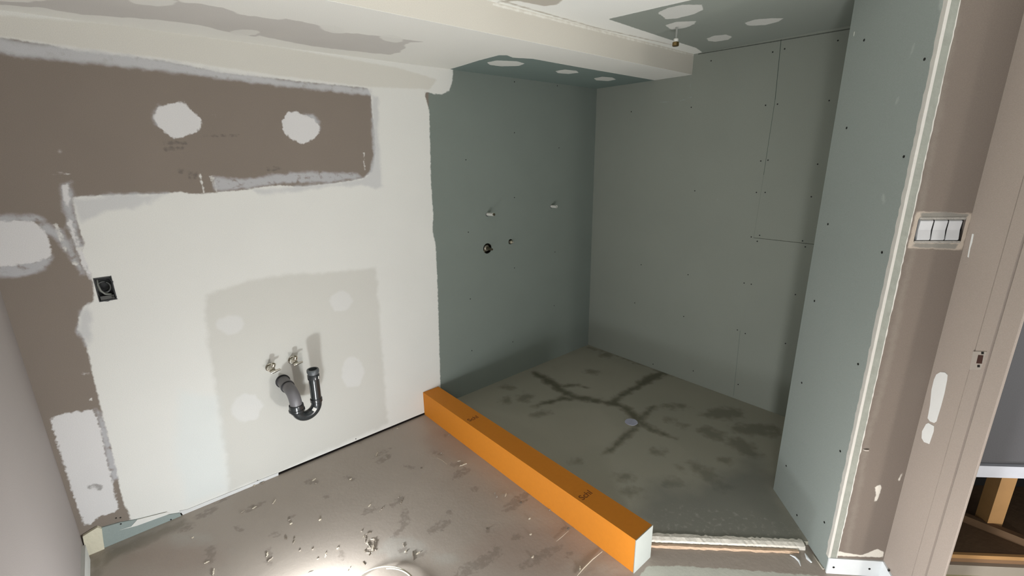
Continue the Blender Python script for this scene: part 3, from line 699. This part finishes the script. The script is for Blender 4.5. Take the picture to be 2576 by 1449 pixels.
bm = bmesh.new(); add_lathe(bm, c2+Vector((0, 0, -0.004)), Vector((0, 0, 1)), [(0, 0.0238), (0.004, 0.0275), (0.020, 0.0275), (0.023, 0.0245)], 28); build('lower_collar', bm, BLK, trap, True)
ax = (rt-c2).normalized()
bm = bmesh.new(); add_tube(bm, [c2+ax*0.01, rt-ax*0.03], 0.0236, 28); build('riser', bm, BLK, trap, True)
bm = bmesh.new(); add_lathe(bm, rt-ax*0.052, ax, [(0, 0.0236), (0.003, 0.0268), (0.024, 0.0268), (0.027, 0.0246), (0.032, 0.0236)], 28); build('upper_collar', bm, BLK, trap, True)
bm = bmesh.new(); add_tube(bm, [rt-ax*0.024, rt-ax*0.016, rt-ax*0.015, rt-ax*0.004, rt], [0.0246, 0.0246, 0.0276, 0.0276, 0.0256], 28, inner=(0.0195, 0.03))
build('pipe_mouth', bm, simple('grey_collar', (84,88,90), 0.4), trap, True)
# small white stickers
STK = simple('sticker_white', (214,212,206), 0.7)
def dirc(v): return (Vector((0, 0, S))-v).normalized()
def sticker(center, tangent, radius, facing, w_, h_, parent):
    bm = bmesh.new(); tangent = tangent.normalized(); f = (facing-tangent*facing.dot(tangent)).normalized(); s_ = tangent.cross(f); rows = []
    for i in range(7):
        a = (i/6-0.5)*w_/radius
        d = f*math.cos(a)+s_*math.sin(a)
        rows.append([bm.verts.new(center+d*(radius+0.0006)-tangent*h_/2), bm.verts.new(center+d*(radius+0.0006)+tangent*h_/2)])
    for i in range(6): bm.faces.new((rows[i][0], rows[i+1][0], rows[i+1][1], rows[i][1]))
    o = build('sticker', bm, STK, parent); o['label'] = 'small white paper sticker'
k = 19; sticker(up_[k], up_[k+1]-up_[k-1], r2, dirc(up_[k]), 0.017, 0.016, trap)
sticker(rt-ax*0.04, ax, 0.0268, (dirc(rt)+Vector((0.9, 0, 0))), 0.008, 0.014, trap)

# ------------------------------------------------------------------ shut-off valves
CHR = simple('chrome', (205,200,188), 0.18, 1.0, var=0.02)
def valve(cx_, cz, hdir, label):
    base = V(cx_, YP, cz); t = empty('shutoff_valve', base); tag(t, label, 'valve', None)
    ay = Vector((0, -1, 0))
    bm = bmesh.new(); add_lathe(bm, base, ay, [(0, 0.020), (0.002, 0.020), (0.005, 0.0165), (0.005, 0.0135)], 24); build('escutcheon', bm, CHR, t, True)
    bm = bmesh.new(); add_lathe(bm, base, ay, [(0.004, 0.012), (0.012, 0.012), (0.012, 0.0165), (0.024, 0.0165), (0.025, 0.0135), (0.050, 0.0135), (0.052, 0.011)], 8); build('body', bm, CHR, t)
    out = base+ay*0.040
    bm = bmesh.new(); add_tube(bm, [out, out+hdir*0.020, out+hdir*0.020, out+hdir*0.034], [0.008, 0.008, 0.0105, 0.0105], 12, inner=(0.0065, 0.008)); build('outlet', bm, CHR, t, True)
    st = base+ay*0.051
    bm = bmesh.new(); add_tube(bm, [st, st+ay*0.012], 0.0055, 10); h0 = st+ay*0.014
    build('stem', bm, CHR, t, True)
    bm = bmesh.new(); wv = Vector((0.94, 0, 0.12)).normalized()
    add_tube(bm, [h0-wv*0.012, h0-wv*0.004, h0+wv*0.004, h0+wv*0.016, h0+wv*0.030], [0.006, 0.0078, 0.0075, 0.0058, 0.0042], 10); build('handle', bm, CHR, t, True)
valve(0.294, 0.380, Vector((0.25, -0.2, 0.9)).normalized(), 'chrome shut-off valve further left on the white wall')
valve(0.361, 0.384, Vector((0.15, -0.2, 0.95)).normalized(), 'chrome shut-off valve directly above the drain trap')

# ------------------------------------------------------------------ pipes in the shower wall
PEX = simple('white_plastic', (206,205,198), 0.45)
DKM = simple('dark_brass', (96,90,74), 0.4, 0.7, var=0.2, vscale=80)
LBM = simple('valve_metal', (150,144,130), 0.35, 0.8, var=0.1, vscale=60)
def stub(u, v, label, ext):
    b = Vector(on_plane(u, v, *pn)*S); t = empty('pipe_stub', b); tag(t, label, 'pipe')
    bm = bmesh.new(); add_tube(bm, [b+Vector((0, 0.02, 0)), b+ext], 0.0098, 20, inner=(0.0066, 0.03)); build('tube', bm, PEX, t, True)
    bm = bmesh.new(); add_lathe(bm, b+Vector((0, 0.0005, -0.001)), Vector((0, -1, 0)), [(0, 0.0125), (0.0008, 0.0125)], 16); build('wall_hole', bm, RUB, t)
    return t
t = stub(1226, 539, 'white plastic pipe stub with dark tip above the round valve hole', Vector((0.004, -0.056, 0.003)))
bm = bmesh.new(); b = Vector(on_plane(1226, 539, *pn)*S)+Vector((0.004, -0.056, 0.003)); add_lathe(bm, b+Vector((0, 0.004, 0)), Vector((0, -1, 0)), [(0, 0.008), (0.012, 0.008), (0.013, 0.005)], 14)
o = build('end_plug', bm, DKM, t, True); o['label'] = 'dark plug in the pipe end'
stub(1387, 519, 'open white plastic pipe stub nearer the inner shower corner', Vector((0, -0.050, 0.001)))
# mixing valve in its round hole
hc = Vector(hole_c); t = empty('shower_valve', hc); tag(t, 'metal shower valve body set inside the larger round hole in the wall', 'valve')
bm = bmesh.new(); add_lathe(bm, hc+Vector((-0.002, 0.05, 0.002)), Vector((0, -1, 0)), [(0, 0.019), (0.048, 0.019), (0.050, 0.016)], 24); build('valve_body', bm, LBM, t, True)
bm = bmesh.new(); add_tube(bm, [hc+Vector((0.0, 0.0, 0.002)), hc+Vector((0.002, -0.022, 0.0)), hc+Vector((0.002, -0.0221, 0)), hc+Vector((0.004, -0.045, -0.001))], [0.0105, 0.0095, 0.0075, 0.007], 16, inner=(0.004, 0.004)); o = build('valve_stem', bm, DKM, t, True)
bm = bmesh.new(); add_lathe(bm, hc+Vector((-0.012, 0.04, -0.018)), Vector((0, -1, 0)), [(0, 0.009), (0.028, 0.009), (0.03, 0.006)], 14); build('screw_boss', bm, DKM, t, True)
bm = bmesh.new(); add_tube(bm, [hc+Vector((-0.03, 0.05, 0.01)), hc+Vector((0.03, 0.05, 0.012))], 0.012, 14); build('inlet_pipe', bm, DKM, t, True)
hc = Vector(hole_s); t = empty('spout_outlet', hc); tag(t, 'small brass pipe fitting in the smaller hole right of the valve', 'pipe fitting')
bm = bmesh.new(); add_lathe(bm, hc+Vector((0, 0.03, -0.001)), Vector((0, -1, 0)), [(0, 0.010), (0.034, 0.010), (0.036, 0.012), (0.044, 0.012), (0.045, 0.009)], 8); build('fitting', bm, simple('bright_brass', (190,182,160), 0.3, 0.8), t, False)
bm = bmesh.new(); add_tube(bm, [hc+Vector((0, -0.012, -0.001)), hc+Vector((0.001, -0.026, -0.001))], 0.006, 12, inner=(0.004, 0.006)); build('nipple', bm, simple('pale_metal', (200,196,184), 0.35, 0.6), t, True)

# ------------------------------------------------------------------ pipe hanging from the shower ceiling
hp = on_plane(1703, 68, *pc)*S; hp = Vector((hp[0], hp[1], ZC*S)); t = empty('shower_head_pipe', hp); tag(t, 'short white pipe with brass end hanging from the shower ceiling', 'pipe')
bm = bmesh.new(); add_tube(bm, [hp+Vector((0, 0, 0.02)), hp+Vector((0, 0, -0.052))], 0.0052, 12); build('drop_pipe', bm, simple('pipe_grey', (140,142,136), 0.5), t, True)
bm = bmesh.new(); add_lathe(bm, hp+Vector((0, 0, -0.048)), Vector((0, 0, -1)), [(0, 0.008), (0.003, 0.0115), (0.016, 0.0115)], 16); build('white_collar', bm, PEX, t, True)
bm = bmesh.new(); add_lathe(bm, hp+Vector((0, 0, -0.064)), Vector((0, 0, -1)), [(0, 0.014), (0.002, 0.0155), (0.016, 0.0155), (0.018, 0.012)], 8); o = build('brass_nut', bm, simple('brass', (128,108,70), 0.35, 0.9), t)

# ------------------------------------------------------------------ drain cover in the shower floor
dc = on_plane(1588, 1062, *ps)*S; bm = bmesh.new(); dc = Vector((dc[0], dc[1], ZF*S))
rr = random.Random(2); pts = []
for i in range(40):
    a = 2*math.pi*i/40; q = 0.036+rr.uniform(-0.0015, 0.0015); pts.append(dc+Vector((math.cos(a)*q, math.sin(a)*q, 0)))
add_prism(bm, pts, Vector((0, 0, 0.0022)))
dcv = build('drain_cover', bm, simple('lilac_tape', (172,174,192), 0.6, var=0.08, vscale=40)); tag(dcv, 'round pale lilac tape disc covering the drain in the shower floor', 'drain cover')

# ------------------------------------------------------------------ electrical box in the white wall
bc = Vector(box_c); t = empty('electrical_box', bc+Vector((0, 0, 0))); tag(t, 'black electrical box with coiled wire set in the left wall mud', 'electrical box')
BXM = simple('box_black', (22,23,22), 0.35)
bm = bmesh.new(); hx_, hz_ = 0.0262, 0.0462
y0 = 0.0015; y1 = -0.045
o_ = [(-hx_, -hz_), (hx_, -hz_), (hx_, hz_), (-hx_, hz_)]; i_ = [(a*0.90, b_*0.94) for a, b_ in o_]
f0 = [bm.verts.new(bc+Vector((a, -y0, b_))) for a, b_ in o_]; f1 = [bm.verts.new(bc+Vector((a, -y0, b_))) for a, b_ in i_]; f2 = [bm.verts.new(bc+Vector((a, -y1, b_))) for a, b_ in i_]; f3 = [bm.verts.new(bc+Vector((a, 0.047, b_))) for a, b_ in o_]
for A, B in ((f0, f1), (f1, f2), (f3, f0)):
    for k in range(4): bm.faces.new((A[k], A[(k+1) % 4], B[(k+1) % 4], B[k]))
bm.faces.new(f2); bm.faces.new(f3); build('box', bm, BXM, t)
WIRE = simple('wire_black', (40,42,40), 0.4); WIRG = simple('wire_grey', (112,114,108), 0.5)
bm = bmesh.new(); pts = [bc+Vector((-0.003+0.019*math.cos(a), 0.008-a*0.0012, 0.008+0.021*math.sin(a))) for a in [i*0.35 for i in range(-4, 22)]]
add_tube(bm, pts, 0.0042, 10); build('wire', bm, WIRE, t, True)
bm = bmesh.new(); pts = [bc+Vector((-0.017, 0.010, 0.036)), bc+Vector((-0.018, -0.002, 0.018)), bc+Vector((-0.014, -0.004, -0.004)), bc+Vector((-0.004, -0.003, -0.018)), bc+Vector((0.012, 0.006, -0.024))]
add_tube(bm, pts, 0.0036, 10); build('wire', bm, WIRG, t, True)
bm = bmesh.new(); add_box(bm, tuple(bc+Vector((-0.020, -0.001, -0.040))), tuple(bc+Vector((0.020, 0.004, -0.026)))); build('bracket', bm, WIRG if False else simple('bracket_grey', (66,66,62), 0.5), t, bevel=0.001)
bm = bmesh.new(); add_tube(bm, [bc+Vector((0.016, -0.001, -0.033)), bc+Vector((0.016, -0.003, -0.033))], 0.004, 10); build('screw', bm, SCREW, t)
# lumpy mud and torn edge around it
tp = [(238,700),(258,698),(276,699),(278,705),(285,707),(284,720),(286,732),(294,746),(293,753),(282,753),(272,758),(254,758),(251,745),(244,737),(245,728),(239,716)]
bm = bmesh.new(); to_ = [Vector(on_plane(u, v, *pn)*S) for u, v in tp]
ti = []
for q in to_:
    ti.append(Vector((min(max(q.x, bc.x-hx_*0.9), bc.x+hx_*0.9)*0.97+bc.x*0.03, q.y, min(max(q.z, bc.z-hz_*0.93), bc.z+hz_*0.93)*0.97+bc.z*0.03)))
nT = len(tp); yA = Vector((0, -0.0016, 0)); yB = Vector((0, -0.0021, 0))
A_ = [bm.verts.new(q+yB) for q in to_]; B_ = [bm.verts.new(q+yB) for q in ti]; C2 = [bm.verts.new(q) for q in to_]; D2 = [bm.verts.new(q) for q in ti]
for k in range(nT):
    m_ = (k+1) % nT
    bm.faces.new((A_[k], A_[m_], B_[m_], B_[k])); bm.faces.new((C2[k], C2[m_], A_[m_], A_[k])); bm.faces.new((B_[k], B_[m_], D2[m_], D2[k]))
build('torn_edge', bm, BXM, t)

# ------------------------------------------------------------------ three-gang switch
sc_ = Vector(swc); t = empty('light_switch', sc_); tag(t, 'unfinished three-gang light switch in a mudded opening by the doorway', 'light switch')
eu3 = Vector((eu[0], eu[1], 0)); n3 = Vector((ou[0], ou[1], 0)); z3 = Vector((0, 0, 1))
def EB(bm, u0, u1, z0, z1, d0, d1): add_obox(bm, sc_+eu3*u0+z3*z0+n3*d0, eu3*(u1-u0), z3*(z1-z0), n3*(d1-d0))
bm = bmesh.new(); EB(bm, -0.0655, 0.0655, -0.0355, 0.0355, -0.04, -0.009); build('box', bm, BXM, t)
SWW = simple('switch_white', (190,190,190), 0.45, var=0.08, vscale=50)
for i, x0 in enumerate((-0.0585, -0.0185, 0.0215)):
    bm = bmesh.new()
    a = sc_+eu3*x0+z3*(-0.031)+n3*(-0.009); ww = eu3*0.036; 
    pr = [(0, 0), (0.007, 0.0), (0.010, 0.004), (0.0065, 0.031), (0.0085, 0.058), (0.006, 0.061), (0, 0.061)]
    add_prism(bm, [a+n3*d+z3*z for d, z in pr], ww)
    build('rocker', bm, SWW, t, bevel=0.0006)
for x0 in (-0.0212, 0.0188):
    bm = bmesh.new(); EB(bm, x0, x0+0.0014, -0.035, 0.035, -0.009, -0.001); build('divider', bm, BXM, t)
MUDG = simple('box_mud', (150,146,138), 0.9, bump=0.9, bscale=160, var=0.2, vscale=60)
for q in ((0.0315, 0.0385), (-0.0385, -0.0325)):
    bm = bmesh.new(); EB(bm, -0.064, 0.064, q[0], q[1], -0.01, 0.0012); build('mud_edge', bm, MUDG, t, bevel=0.0008)

# ------------------------------------------------------------------ strike plate and putty on the jamb
def Jp(u, v, d=0.0): return on_plane(u, v, n_j, float(n_j[:2]@(IC+n_j[:2]*d)))*S
jn3 = Vector((n_j[0], n_j[1], 0))
def slab_j(name, px, d, th, mat, label=None):
    bm = bmesh.new(); add_prism(bm, [Vector(Jp(u, v, d)) for u, v in px], jn3*th)
    o = build(name, bm, mat, door)
    if label: o['label'] = label
    return o
slab_j('strike_plate', [(2449,884),(2483,885),(2478,900),(2468,930),(2440,930)], 0.0012, 0.0014, simple('plate_paint', (168,160,150), 0.5, 0.2), 'small painted strike plate')
slab_j('latch_hole', [(2461,893),(2474,894),(2470,915),(2456,914)], 0.0022, 0.0004, simple('hole_rust', (52,24,12), 0.8), 'dark rusty latch hole')
for (u, v) in ((2472,888), (2462,921)): slab_j('screw', [(u-3,v-3),(u+3,v-3),(u+3,v+3),(u-3,v+3)], 0.0022, 0.0008, SCREW)
PUT = simple('white_putty', (212,212,208), 0.8, var=0.04, bump=0.15)
slab_j('putty_patch', [(2356,942),(2366,936),(2378,937),(2384,943),(2383,955),(2376,990),(2368,1020),(2356,1060),(2350,1064),(2340,1060),(2334,1052),(2340,1020),(2344,980),(2350,955)], 0.0, 0.0009, PUT, 'long white putty patch')
slab_j('putty_patch', [(2330,1067),(2336,1064),(2350,1072),(2349,1085),(2342,1105),(2338,1117),(2325,1112),(2319,1102),(2320,1085)], 0.0, 0.0009, PUT, 'short white putty patch')
slab_j('paint_drip', [(2446,588),(2450,589),(2446,610),(2441,625),(2437,648),(2434,646),(2440,615)], 0.0, 0.0006, PUT)

# ------------------------------------------------------------------ cable bracket mark on the stub end
bm = bmesh.new(); p = Vector(on_plane(2176, 1131, n_end, c_end)*S)
add_tube(bm, [p-eu3*0.006, p+n3*0.004, p+eu3*0.008+n3*0.004, p+eu3*0.012], [0.0015, 0.003, 0.003, 0.001], 10)
build('paper_tear', bm, simple('torn_paper', (176,166,156), 0.9), wall_end, True)

# ------------------------------------------------------------------ hall beyond the doorway
SO = (-s2, -s2, 0.0); cO = -0.95
def Ow(t, d, z):                              # t along (1,-1) from a point beside the jamb, d further away
    p = np.array([1.3435, 0.0]) + np.array([s2, -s2])*t + np.array([s2, s2])*d; return V(p[0], p[1], z)
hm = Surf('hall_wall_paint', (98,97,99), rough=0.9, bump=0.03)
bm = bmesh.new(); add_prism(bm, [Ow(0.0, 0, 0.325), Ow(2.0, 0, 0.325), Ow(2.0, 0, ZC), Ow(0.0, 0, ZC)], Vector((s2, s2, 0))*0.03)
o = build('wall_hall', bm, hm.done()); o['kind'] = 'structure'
WP = simple('white_trim', (212,214,222), 0.5)
bm = bmesh.new(); add_prism(bm, [Ow(0.0, -0.010, 0.303), Ow(2.0, -0.010, 0.303), Ow(2.0, -0.010, 0.332), Ow(0.0, -0.010, 0.332)], Vector((s2, s2, 0))*0.05)
o = build('trim_12', bm, WP); o['kind'] = 'structure'
WD = simple('bare_wood', (196,150,96), 0.7, var=0.14, vscale=14, bump=0.1)
WD2 = simple('old_wood_deck_shade', (104,80,56), 0.85, var=0.2, vscale=20, bump=0.3)
bm = bmesh.new(); add_prism(bm, [Ow(0.0, 0, 0.073), Ow(2.0, 0, 0.073), Ow(2.0, 0, 0.083), Ow(0.0, 0, 0.083)], Vector((s2, s2, 0))*0.40)
o = build('trim_13', bm, WD2); o['kind'] = 'structure'  # deck takes the dark brown wood to carry the shade inside the opening
bm = bmesh.new(); add_prism(bm, [Ow(0.0, -0.004, 0.0735), Ow(2.0, -0.004, 0.0735), Ow(2.0, -0.004, 0.0835), Ow(0.0, -0.004, 0.0835)], Vector((s2, s2, 0))*0.012)
o = build('trim_18', bm, WD); o['kind'] = 'structure'
bm = bmesh.new(); add_prism(bm, [Ow(0.0, 0.004, 0.055), Ow(2.0, 0.004, 0.055), Ow(2.0, 0.004, 0.0725), Ow(0.0, 0.004, 0.0725)], Vector((s2, s2, 0))*0.05)
o = build('trim_14', bm, simple('old_board', (150,116,84), 0.8)); o['kind'] = 'structure'
bm = bmesh.new(); add_prism(bm, [Ow(0.0, -0.006, 0.026), Ow(2.0, -0.006, 0.026), Ow(2.0, -0.006, 0.055), Ow(0.0, -0.006, 0.055)], Vector((s2, s2, 0))*0.05)
o = build('trim_15', bm, simple('grey_board', (176,166,152), 0.8)); o['kind'] = 'structure'
bm = bmesh.new(); add_prism(bm, [Ow(0.0, -0.02, 0.0), Ow(2.0, -0.02, 0.0), Ow(2.0, -0.02, 0.026), Ow(0.0, -0.02, 0.026)], Vector((s2, s2, 0))*0.08)
o = build('trim_16', bm, simple('cream_board', (208,204,166), 0.8)); o['kind'] = 'structure'
DKW = simple('void_shade', (16,15,15), 0.95)  # near-black colour put in for the darkness deep in the opening
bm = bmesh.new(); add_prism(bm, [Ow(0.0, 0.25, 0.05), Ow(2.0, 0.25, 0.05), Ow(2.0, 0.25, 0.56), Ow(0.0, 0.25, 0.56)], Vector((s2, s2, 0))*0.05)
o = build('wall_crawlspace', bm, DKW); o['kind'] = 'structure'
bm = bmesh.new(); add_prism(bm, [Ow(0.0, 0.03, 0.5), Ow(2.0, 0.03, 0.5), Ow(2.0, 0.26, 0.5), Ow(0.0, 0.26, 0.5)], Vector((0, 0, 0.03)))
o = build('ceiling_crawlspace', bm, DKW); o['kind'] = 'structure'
# stud standing on the deck, batten lying in front of it
cs = -1.03
def on_c(u, v, c): return Vector(on_plane(u, v, SO, c)*S)
a = on_c(2505, 1250, cs); b = on_c(2545, 1250, cs)
bm = bmesh.new(); du = (b-a); du.z = 0
a.z = 0.083*S; add_obox(bm, a, du, Vector((s2, s2, 0))*0.05, Vector((0, 0, 0.5*S-a.z)))
o = build('wall_stud', bm, WD, bevel=0.001); tag(o, 'upright bare wood stud in the dark opening beyond the doorway', 'wood stud')
pa = Vector(on_plane(2400, 1304, (0, 0, 1), 0.083)*S); pb = Vector(on_plane(2600, 1385, (0, 0, 1), 0.083)*S)
pa.z = pb.z = 0.083*S
d = (pb-pa); sd = Vector((d.y, -d.x, 0)).normalized()
if sd.dot(Vector((1, 1, 0))) < 0: sd = -sd
bm = bmesh.new(); add_obox(bm, pa-d*0.15, d*1.25, sd*0.025, Vector((0, 0, 0.030)))
o = build('wood_batten', bm, WD2, bevel=0.001); tag(o, 'rough brown batten lying at a slant in front of the stud', 'wood batten')

# ------------------------------------------------------------------ foam block in the left corner
bm = bmesh.new(); slab_px(bm, [(208,1345),(222,1336),(245,1322),(256,1326),(259,1352),(263,1378),(240,1390),(222,1396),(214,1375)], (0, 1, 0), YP, 0.014)
bmesh.ops.subdivide_edges(bm, edges=list(bm.edges), cuts=2, use_grid_fill=True)
o = build('foam_block', bm, simple('cream_foam', (206,200,178), 0.9, bump=0.6, bscale=60, var=0.06), bevel=0.0); tag(o, 'cream foam block wedged in the bottom left corner', 'foam block')

# ------------------------------------------------------------------ cable loop at the bottom of the frame
zc = 0.010
q1, q2_, q3_ = [on_plane(u, v, (0, 0, 1), zc)[:2]*S for u, v in ((905, 1449), (968, 1427), (1035, 1449))]
ax_, ay_ = q1; bx_, by_ = q2_; cx_, cy_ = q3_
D_ = 2*(ax_*(by_-cy_)+bx_*(cy_-ay_)+cx_*(ay_-by_))
ux = ((ax_**2+ay_**2)*(by_-cy_)+(bx_**2+by_**2)*(cy_-ay_)+(cx_**2+cy_**2)*(ay_-by_))/D_
uy = ((ax_**2+ay_**2)*(cx_-bx_)+(bx_**2+by_**2)*(ax_-cx_)+(cx_**2+cy_**2)*(bx_-ax_))/D_
RC = math.hypot(ax_-ux, ay_-uy)
bm = bmesh.new(); pts = [Vector((ux+RC*math.cos(a)*(1-0.0006*i), uy+RC*math.sin(a)*(1-0.0006*i), zc*S+0.006*math.sin(a*1.3))) for i, a in enumerate([i*2*math.pi/64 for i in range(-6, 74)])]
add_tube(bm, pts, 0.0028, 12); o = build('cable', bm, simple('cream_cable', (176,168,150), 0.5), smooth=True); tag(o, 'cream cable curled in a loop on the grey floor at the bottom edge', 'cable')

# ------------------------------------------------------------------ splinters and crumbs on the bathroom floor
CH = [simple('chip_pale', (184,174,156), 0.85), simple('chip_grey', (136,126,114), 0.85), simple('chip_dark', (96,86,74), 0.85)]
def chip_mesh(seed, L_, W_, H_):
    rr = random.Random(seed); bm = bmesh.new(); rings = []
    n = 6
    for i in range(n+1):
        t = i/n; w_ = W_*(0.25+0.75*math.sin(math.pi*min(0.95, max(0.08, t))))*rr.uniform(0.7, 1.2); x = (t-0.5)*L_; y = rr.uniform(-1, 1)*W_*0.25; zz = abs(rr.uniform(0, 1))*H_*0.35
        rings.append([bm.verts.new((x, y-w_/2, 0)), bm.verts.new((x, y+w_/2, 0)), bm.verts.new((x, y+w_*0.3, H_*rr.uniform(0.5, 1)+zz)), bm.verts.new((x, y-w_*0.35, H_*rr.uniform(0.5, 1)+zz))])
    for i in range(n):
        for k in range(4): bm.faces.new((rings[i][k], rings[i+1][k], rings[i+1][(k+1) % 4], rings[i][(k+1) % 4]))
    bm.faces.new(rings[0]); bm.faces.new(rings[-1][::-1])
    bmesh.ops.recalc_face_normals(bm, faces=bm.faces)
    me = bpy.data.meshes.new('wood_chip'); bm.to_mesh(me); bm.free(); return me
variants = {}
for m_i in range(3):
    for s_i, (L_, W_, H_) in enumerate(((0.022, 0.006, 0.004), (0.040, 0.006, 0.004), (0.010, 0.007, 0.005))):
        for r_i in range(2):
            me = chip_mesh(m_i*10+s_i*3+r_i, L_, W_, H_); me.materials.append(CH[m_i]); variants[(m_i, s_i, r_i)] = me
def place_chip(u, v, size, tone, ang, label, group=None, sc=1.0, name='wood_chip', z=0.0, cat='wood chip'):
    p = on_plane(u, v, (0, 0, 1), z)*S
    o = bpy.data.objects.new(name, variants[(tone, size, int(u+v) % 2)]); scn.collection.objects.link(o)
    o.location = (p[0], p[1], z*S); o.rotation_euler = (0, 0, ang); o.scale = (sc, sc, sc)
    tag(o, label, cat, group); return o
LAB = 'small pale splinter of wood on the grey bathroom floor'
GRP = 'splinters scattered over the bathroom floor'
rr = random.Random(11)
for (u, v, s_, tn, ang) in [(948,1142,1,0,0.9),(975,1150,0,1,0.5),(790,1207,0,0,0.4),(795,1216,2,1,0),(882,1206,2,0,0),(930,1272,0,0,0.7),(960,1282,0,1,0.6),(1003,1251,2,1,0),(1010,1262,0,1,0.5),(1165,1170,1,0,-0.3),(1155,1160,0,0,-0.2),
    (690,1262,1,0,0.8),(640,1277,0,0,0.5),(610,1288,0,1,0.8),(805,1308,2,0,0),(728,1308,2,1,0),(732,1318,2,0,0),(485,1353,2,0,0.5),(672,1395,0,0,1.0),(680,1408,0,1,0.2),(537,1440,1,0,1.4),(520,1415,0,0,0.2),(1015,1372,0,1,1.2),(1020,1388,2,0,0),
    (1040,1398,1,2,0.9),(1052,1392,0,0,0.2),(850,1380,2,0,0),(740,1360,1,1,0.8),(720,1355,2,2,0),(755,1385,2,1,0),(787,1382,2,1,0),(820,1396,0,0,0.7),(800,1406,2,1,0),(915,1350,0,0,1.2),(910,1337,2,1,0),(1245,1241,2,1,0),(1272,1245,0,0,0.9),
    (1332,1305,2,0,0),(1335,1345,2,0,0),(1383,1283,2,1,0),(1430,1330,2,2,0),(1310,1265,2,2,0.4),(1225,1330,2,2,0),(1340,1402,2,0,0),(1460,1432,0,0,1.0),(905,1118,0,1,0.3),(985,1082,2,1,0),(1000,1078,2,0,0),(640,1222,2,0,0),(660,1215,0,1,0.4),
    (1060,1178,2,2,0),(1110,1140,2,1,0),(870,1440,1,0,0.3),(782,1440,0,1,0),(1250,1250,2,1,0),(1130,1094,0,1,0.3)]:
    where = ('close in front of the orange curb' if u > 1215 else 'beside the debris pile' if (u > 840 and v > 1320) else 'between the drain trap and the orange curb' if u > 830
             else 'on the bright patch of floor' if (u > 600 and v > 1330) else 'along the foot of the white wall' if v < 1325 else 'near the bottom left corner')
    LAB = ('%s %s wood %s on the floor %s' % (('short', 'long', 'tiny')[s_], ('pale', 'greyish', 'dark brown')[tn], ('splinter', 'splinter', 'crumb')[s_], where))
    place_chip(u, v, s_, tn, ang+rr.uniform(-0.3, 0.3), LAB, GRP, rr.uniform(0.75, 1.15))
# the denser pile near the bright patch
LP = 'crumbled splinter in the little debris pile near the cable loop'; GP = 'splinters in the debris pile'
for i in range(26):
    u = 930+rr.gauss(0, 9); v = 1372+rr.gauss(0, 13)
    place_chip(u, v, rr.choice((0, 0, 2)), rr.choice((0, 1, 1, 2)), rr.uniform(0, 3.1), LP, GP, rr.uniform(0.6, 1.0))
o = place_chip(938, 1382, 1, 0, 0.95, 'longest pale wood sliver lying on the debris pile', None, 1.1); o.location.z += 0.004
# long thin straws
def straw(px, r, label, mat, z=0.002):
    bm = bmesh.new(); pts = []
    for u, v in px: q = on_plane(u, v, (0, 0, 1), z/S)*S; pts.append(Vector((q[0], q[1], z+r*0.5)))
    n = len(pts); add_tube(bm, pts, [r*(0.5 if i in (0, n-1) else 1) for i in range(n)], 8); o = build('straw', bm, mat, smooth=True); tag(o, label, 'straw')
straw([(1452,1449),(1468,1430),(1490,1408),(1515,1388)], 0.0022, 'long pale straw on the floor in front of the near curb end', CH[0])
straw([(1400,1362),(1412,1352),(1430,1336)], 0.0012, 'short thin straw parallel to the curb front', CH[0])
straw([(1100,1152),(1112,1158),(1124,1168)], 0.0010, 'thin curved straw on the floor below the orange curb middle', CH[0])
# scraps on the step below the shower floor
bm = bmesh.new(); pts = []
for u, v in ((1987,1396),(2000,1402),(2010,1412),(2014,1424)): q = on_plane(u, v, (0, 0, 1), 0.003)*S; pts.append(Vector((q[0], q[1], 0.005)))
add_tube(bm, pts, [0.001, 0.004, 0.004, 0.001], 8); o = build('plaster_shard', bm, WHT, smooth=True); tag(o, 'white curved plaster shard on the floor beside the green wall foot', 'plaster shard')
bm = bmesh.new(); pts = []
for u, v in ((2026,1390),(2032,1402),(2042,1412)): q = on_plane(u, v, (0, 0, 1), 0.006)*S; pts.append(Vector((q[0], q[1], 0.004)))
add_tube(bm, pts, [0.002, 0.006, 0.003], 8); o = build('plaster_shard', bm, WHT, smooth=True); tag(o, 'lumpy white plaster bit pressed against the green wall foot', 'plaster shard')
bpy.context.view_layer.update()
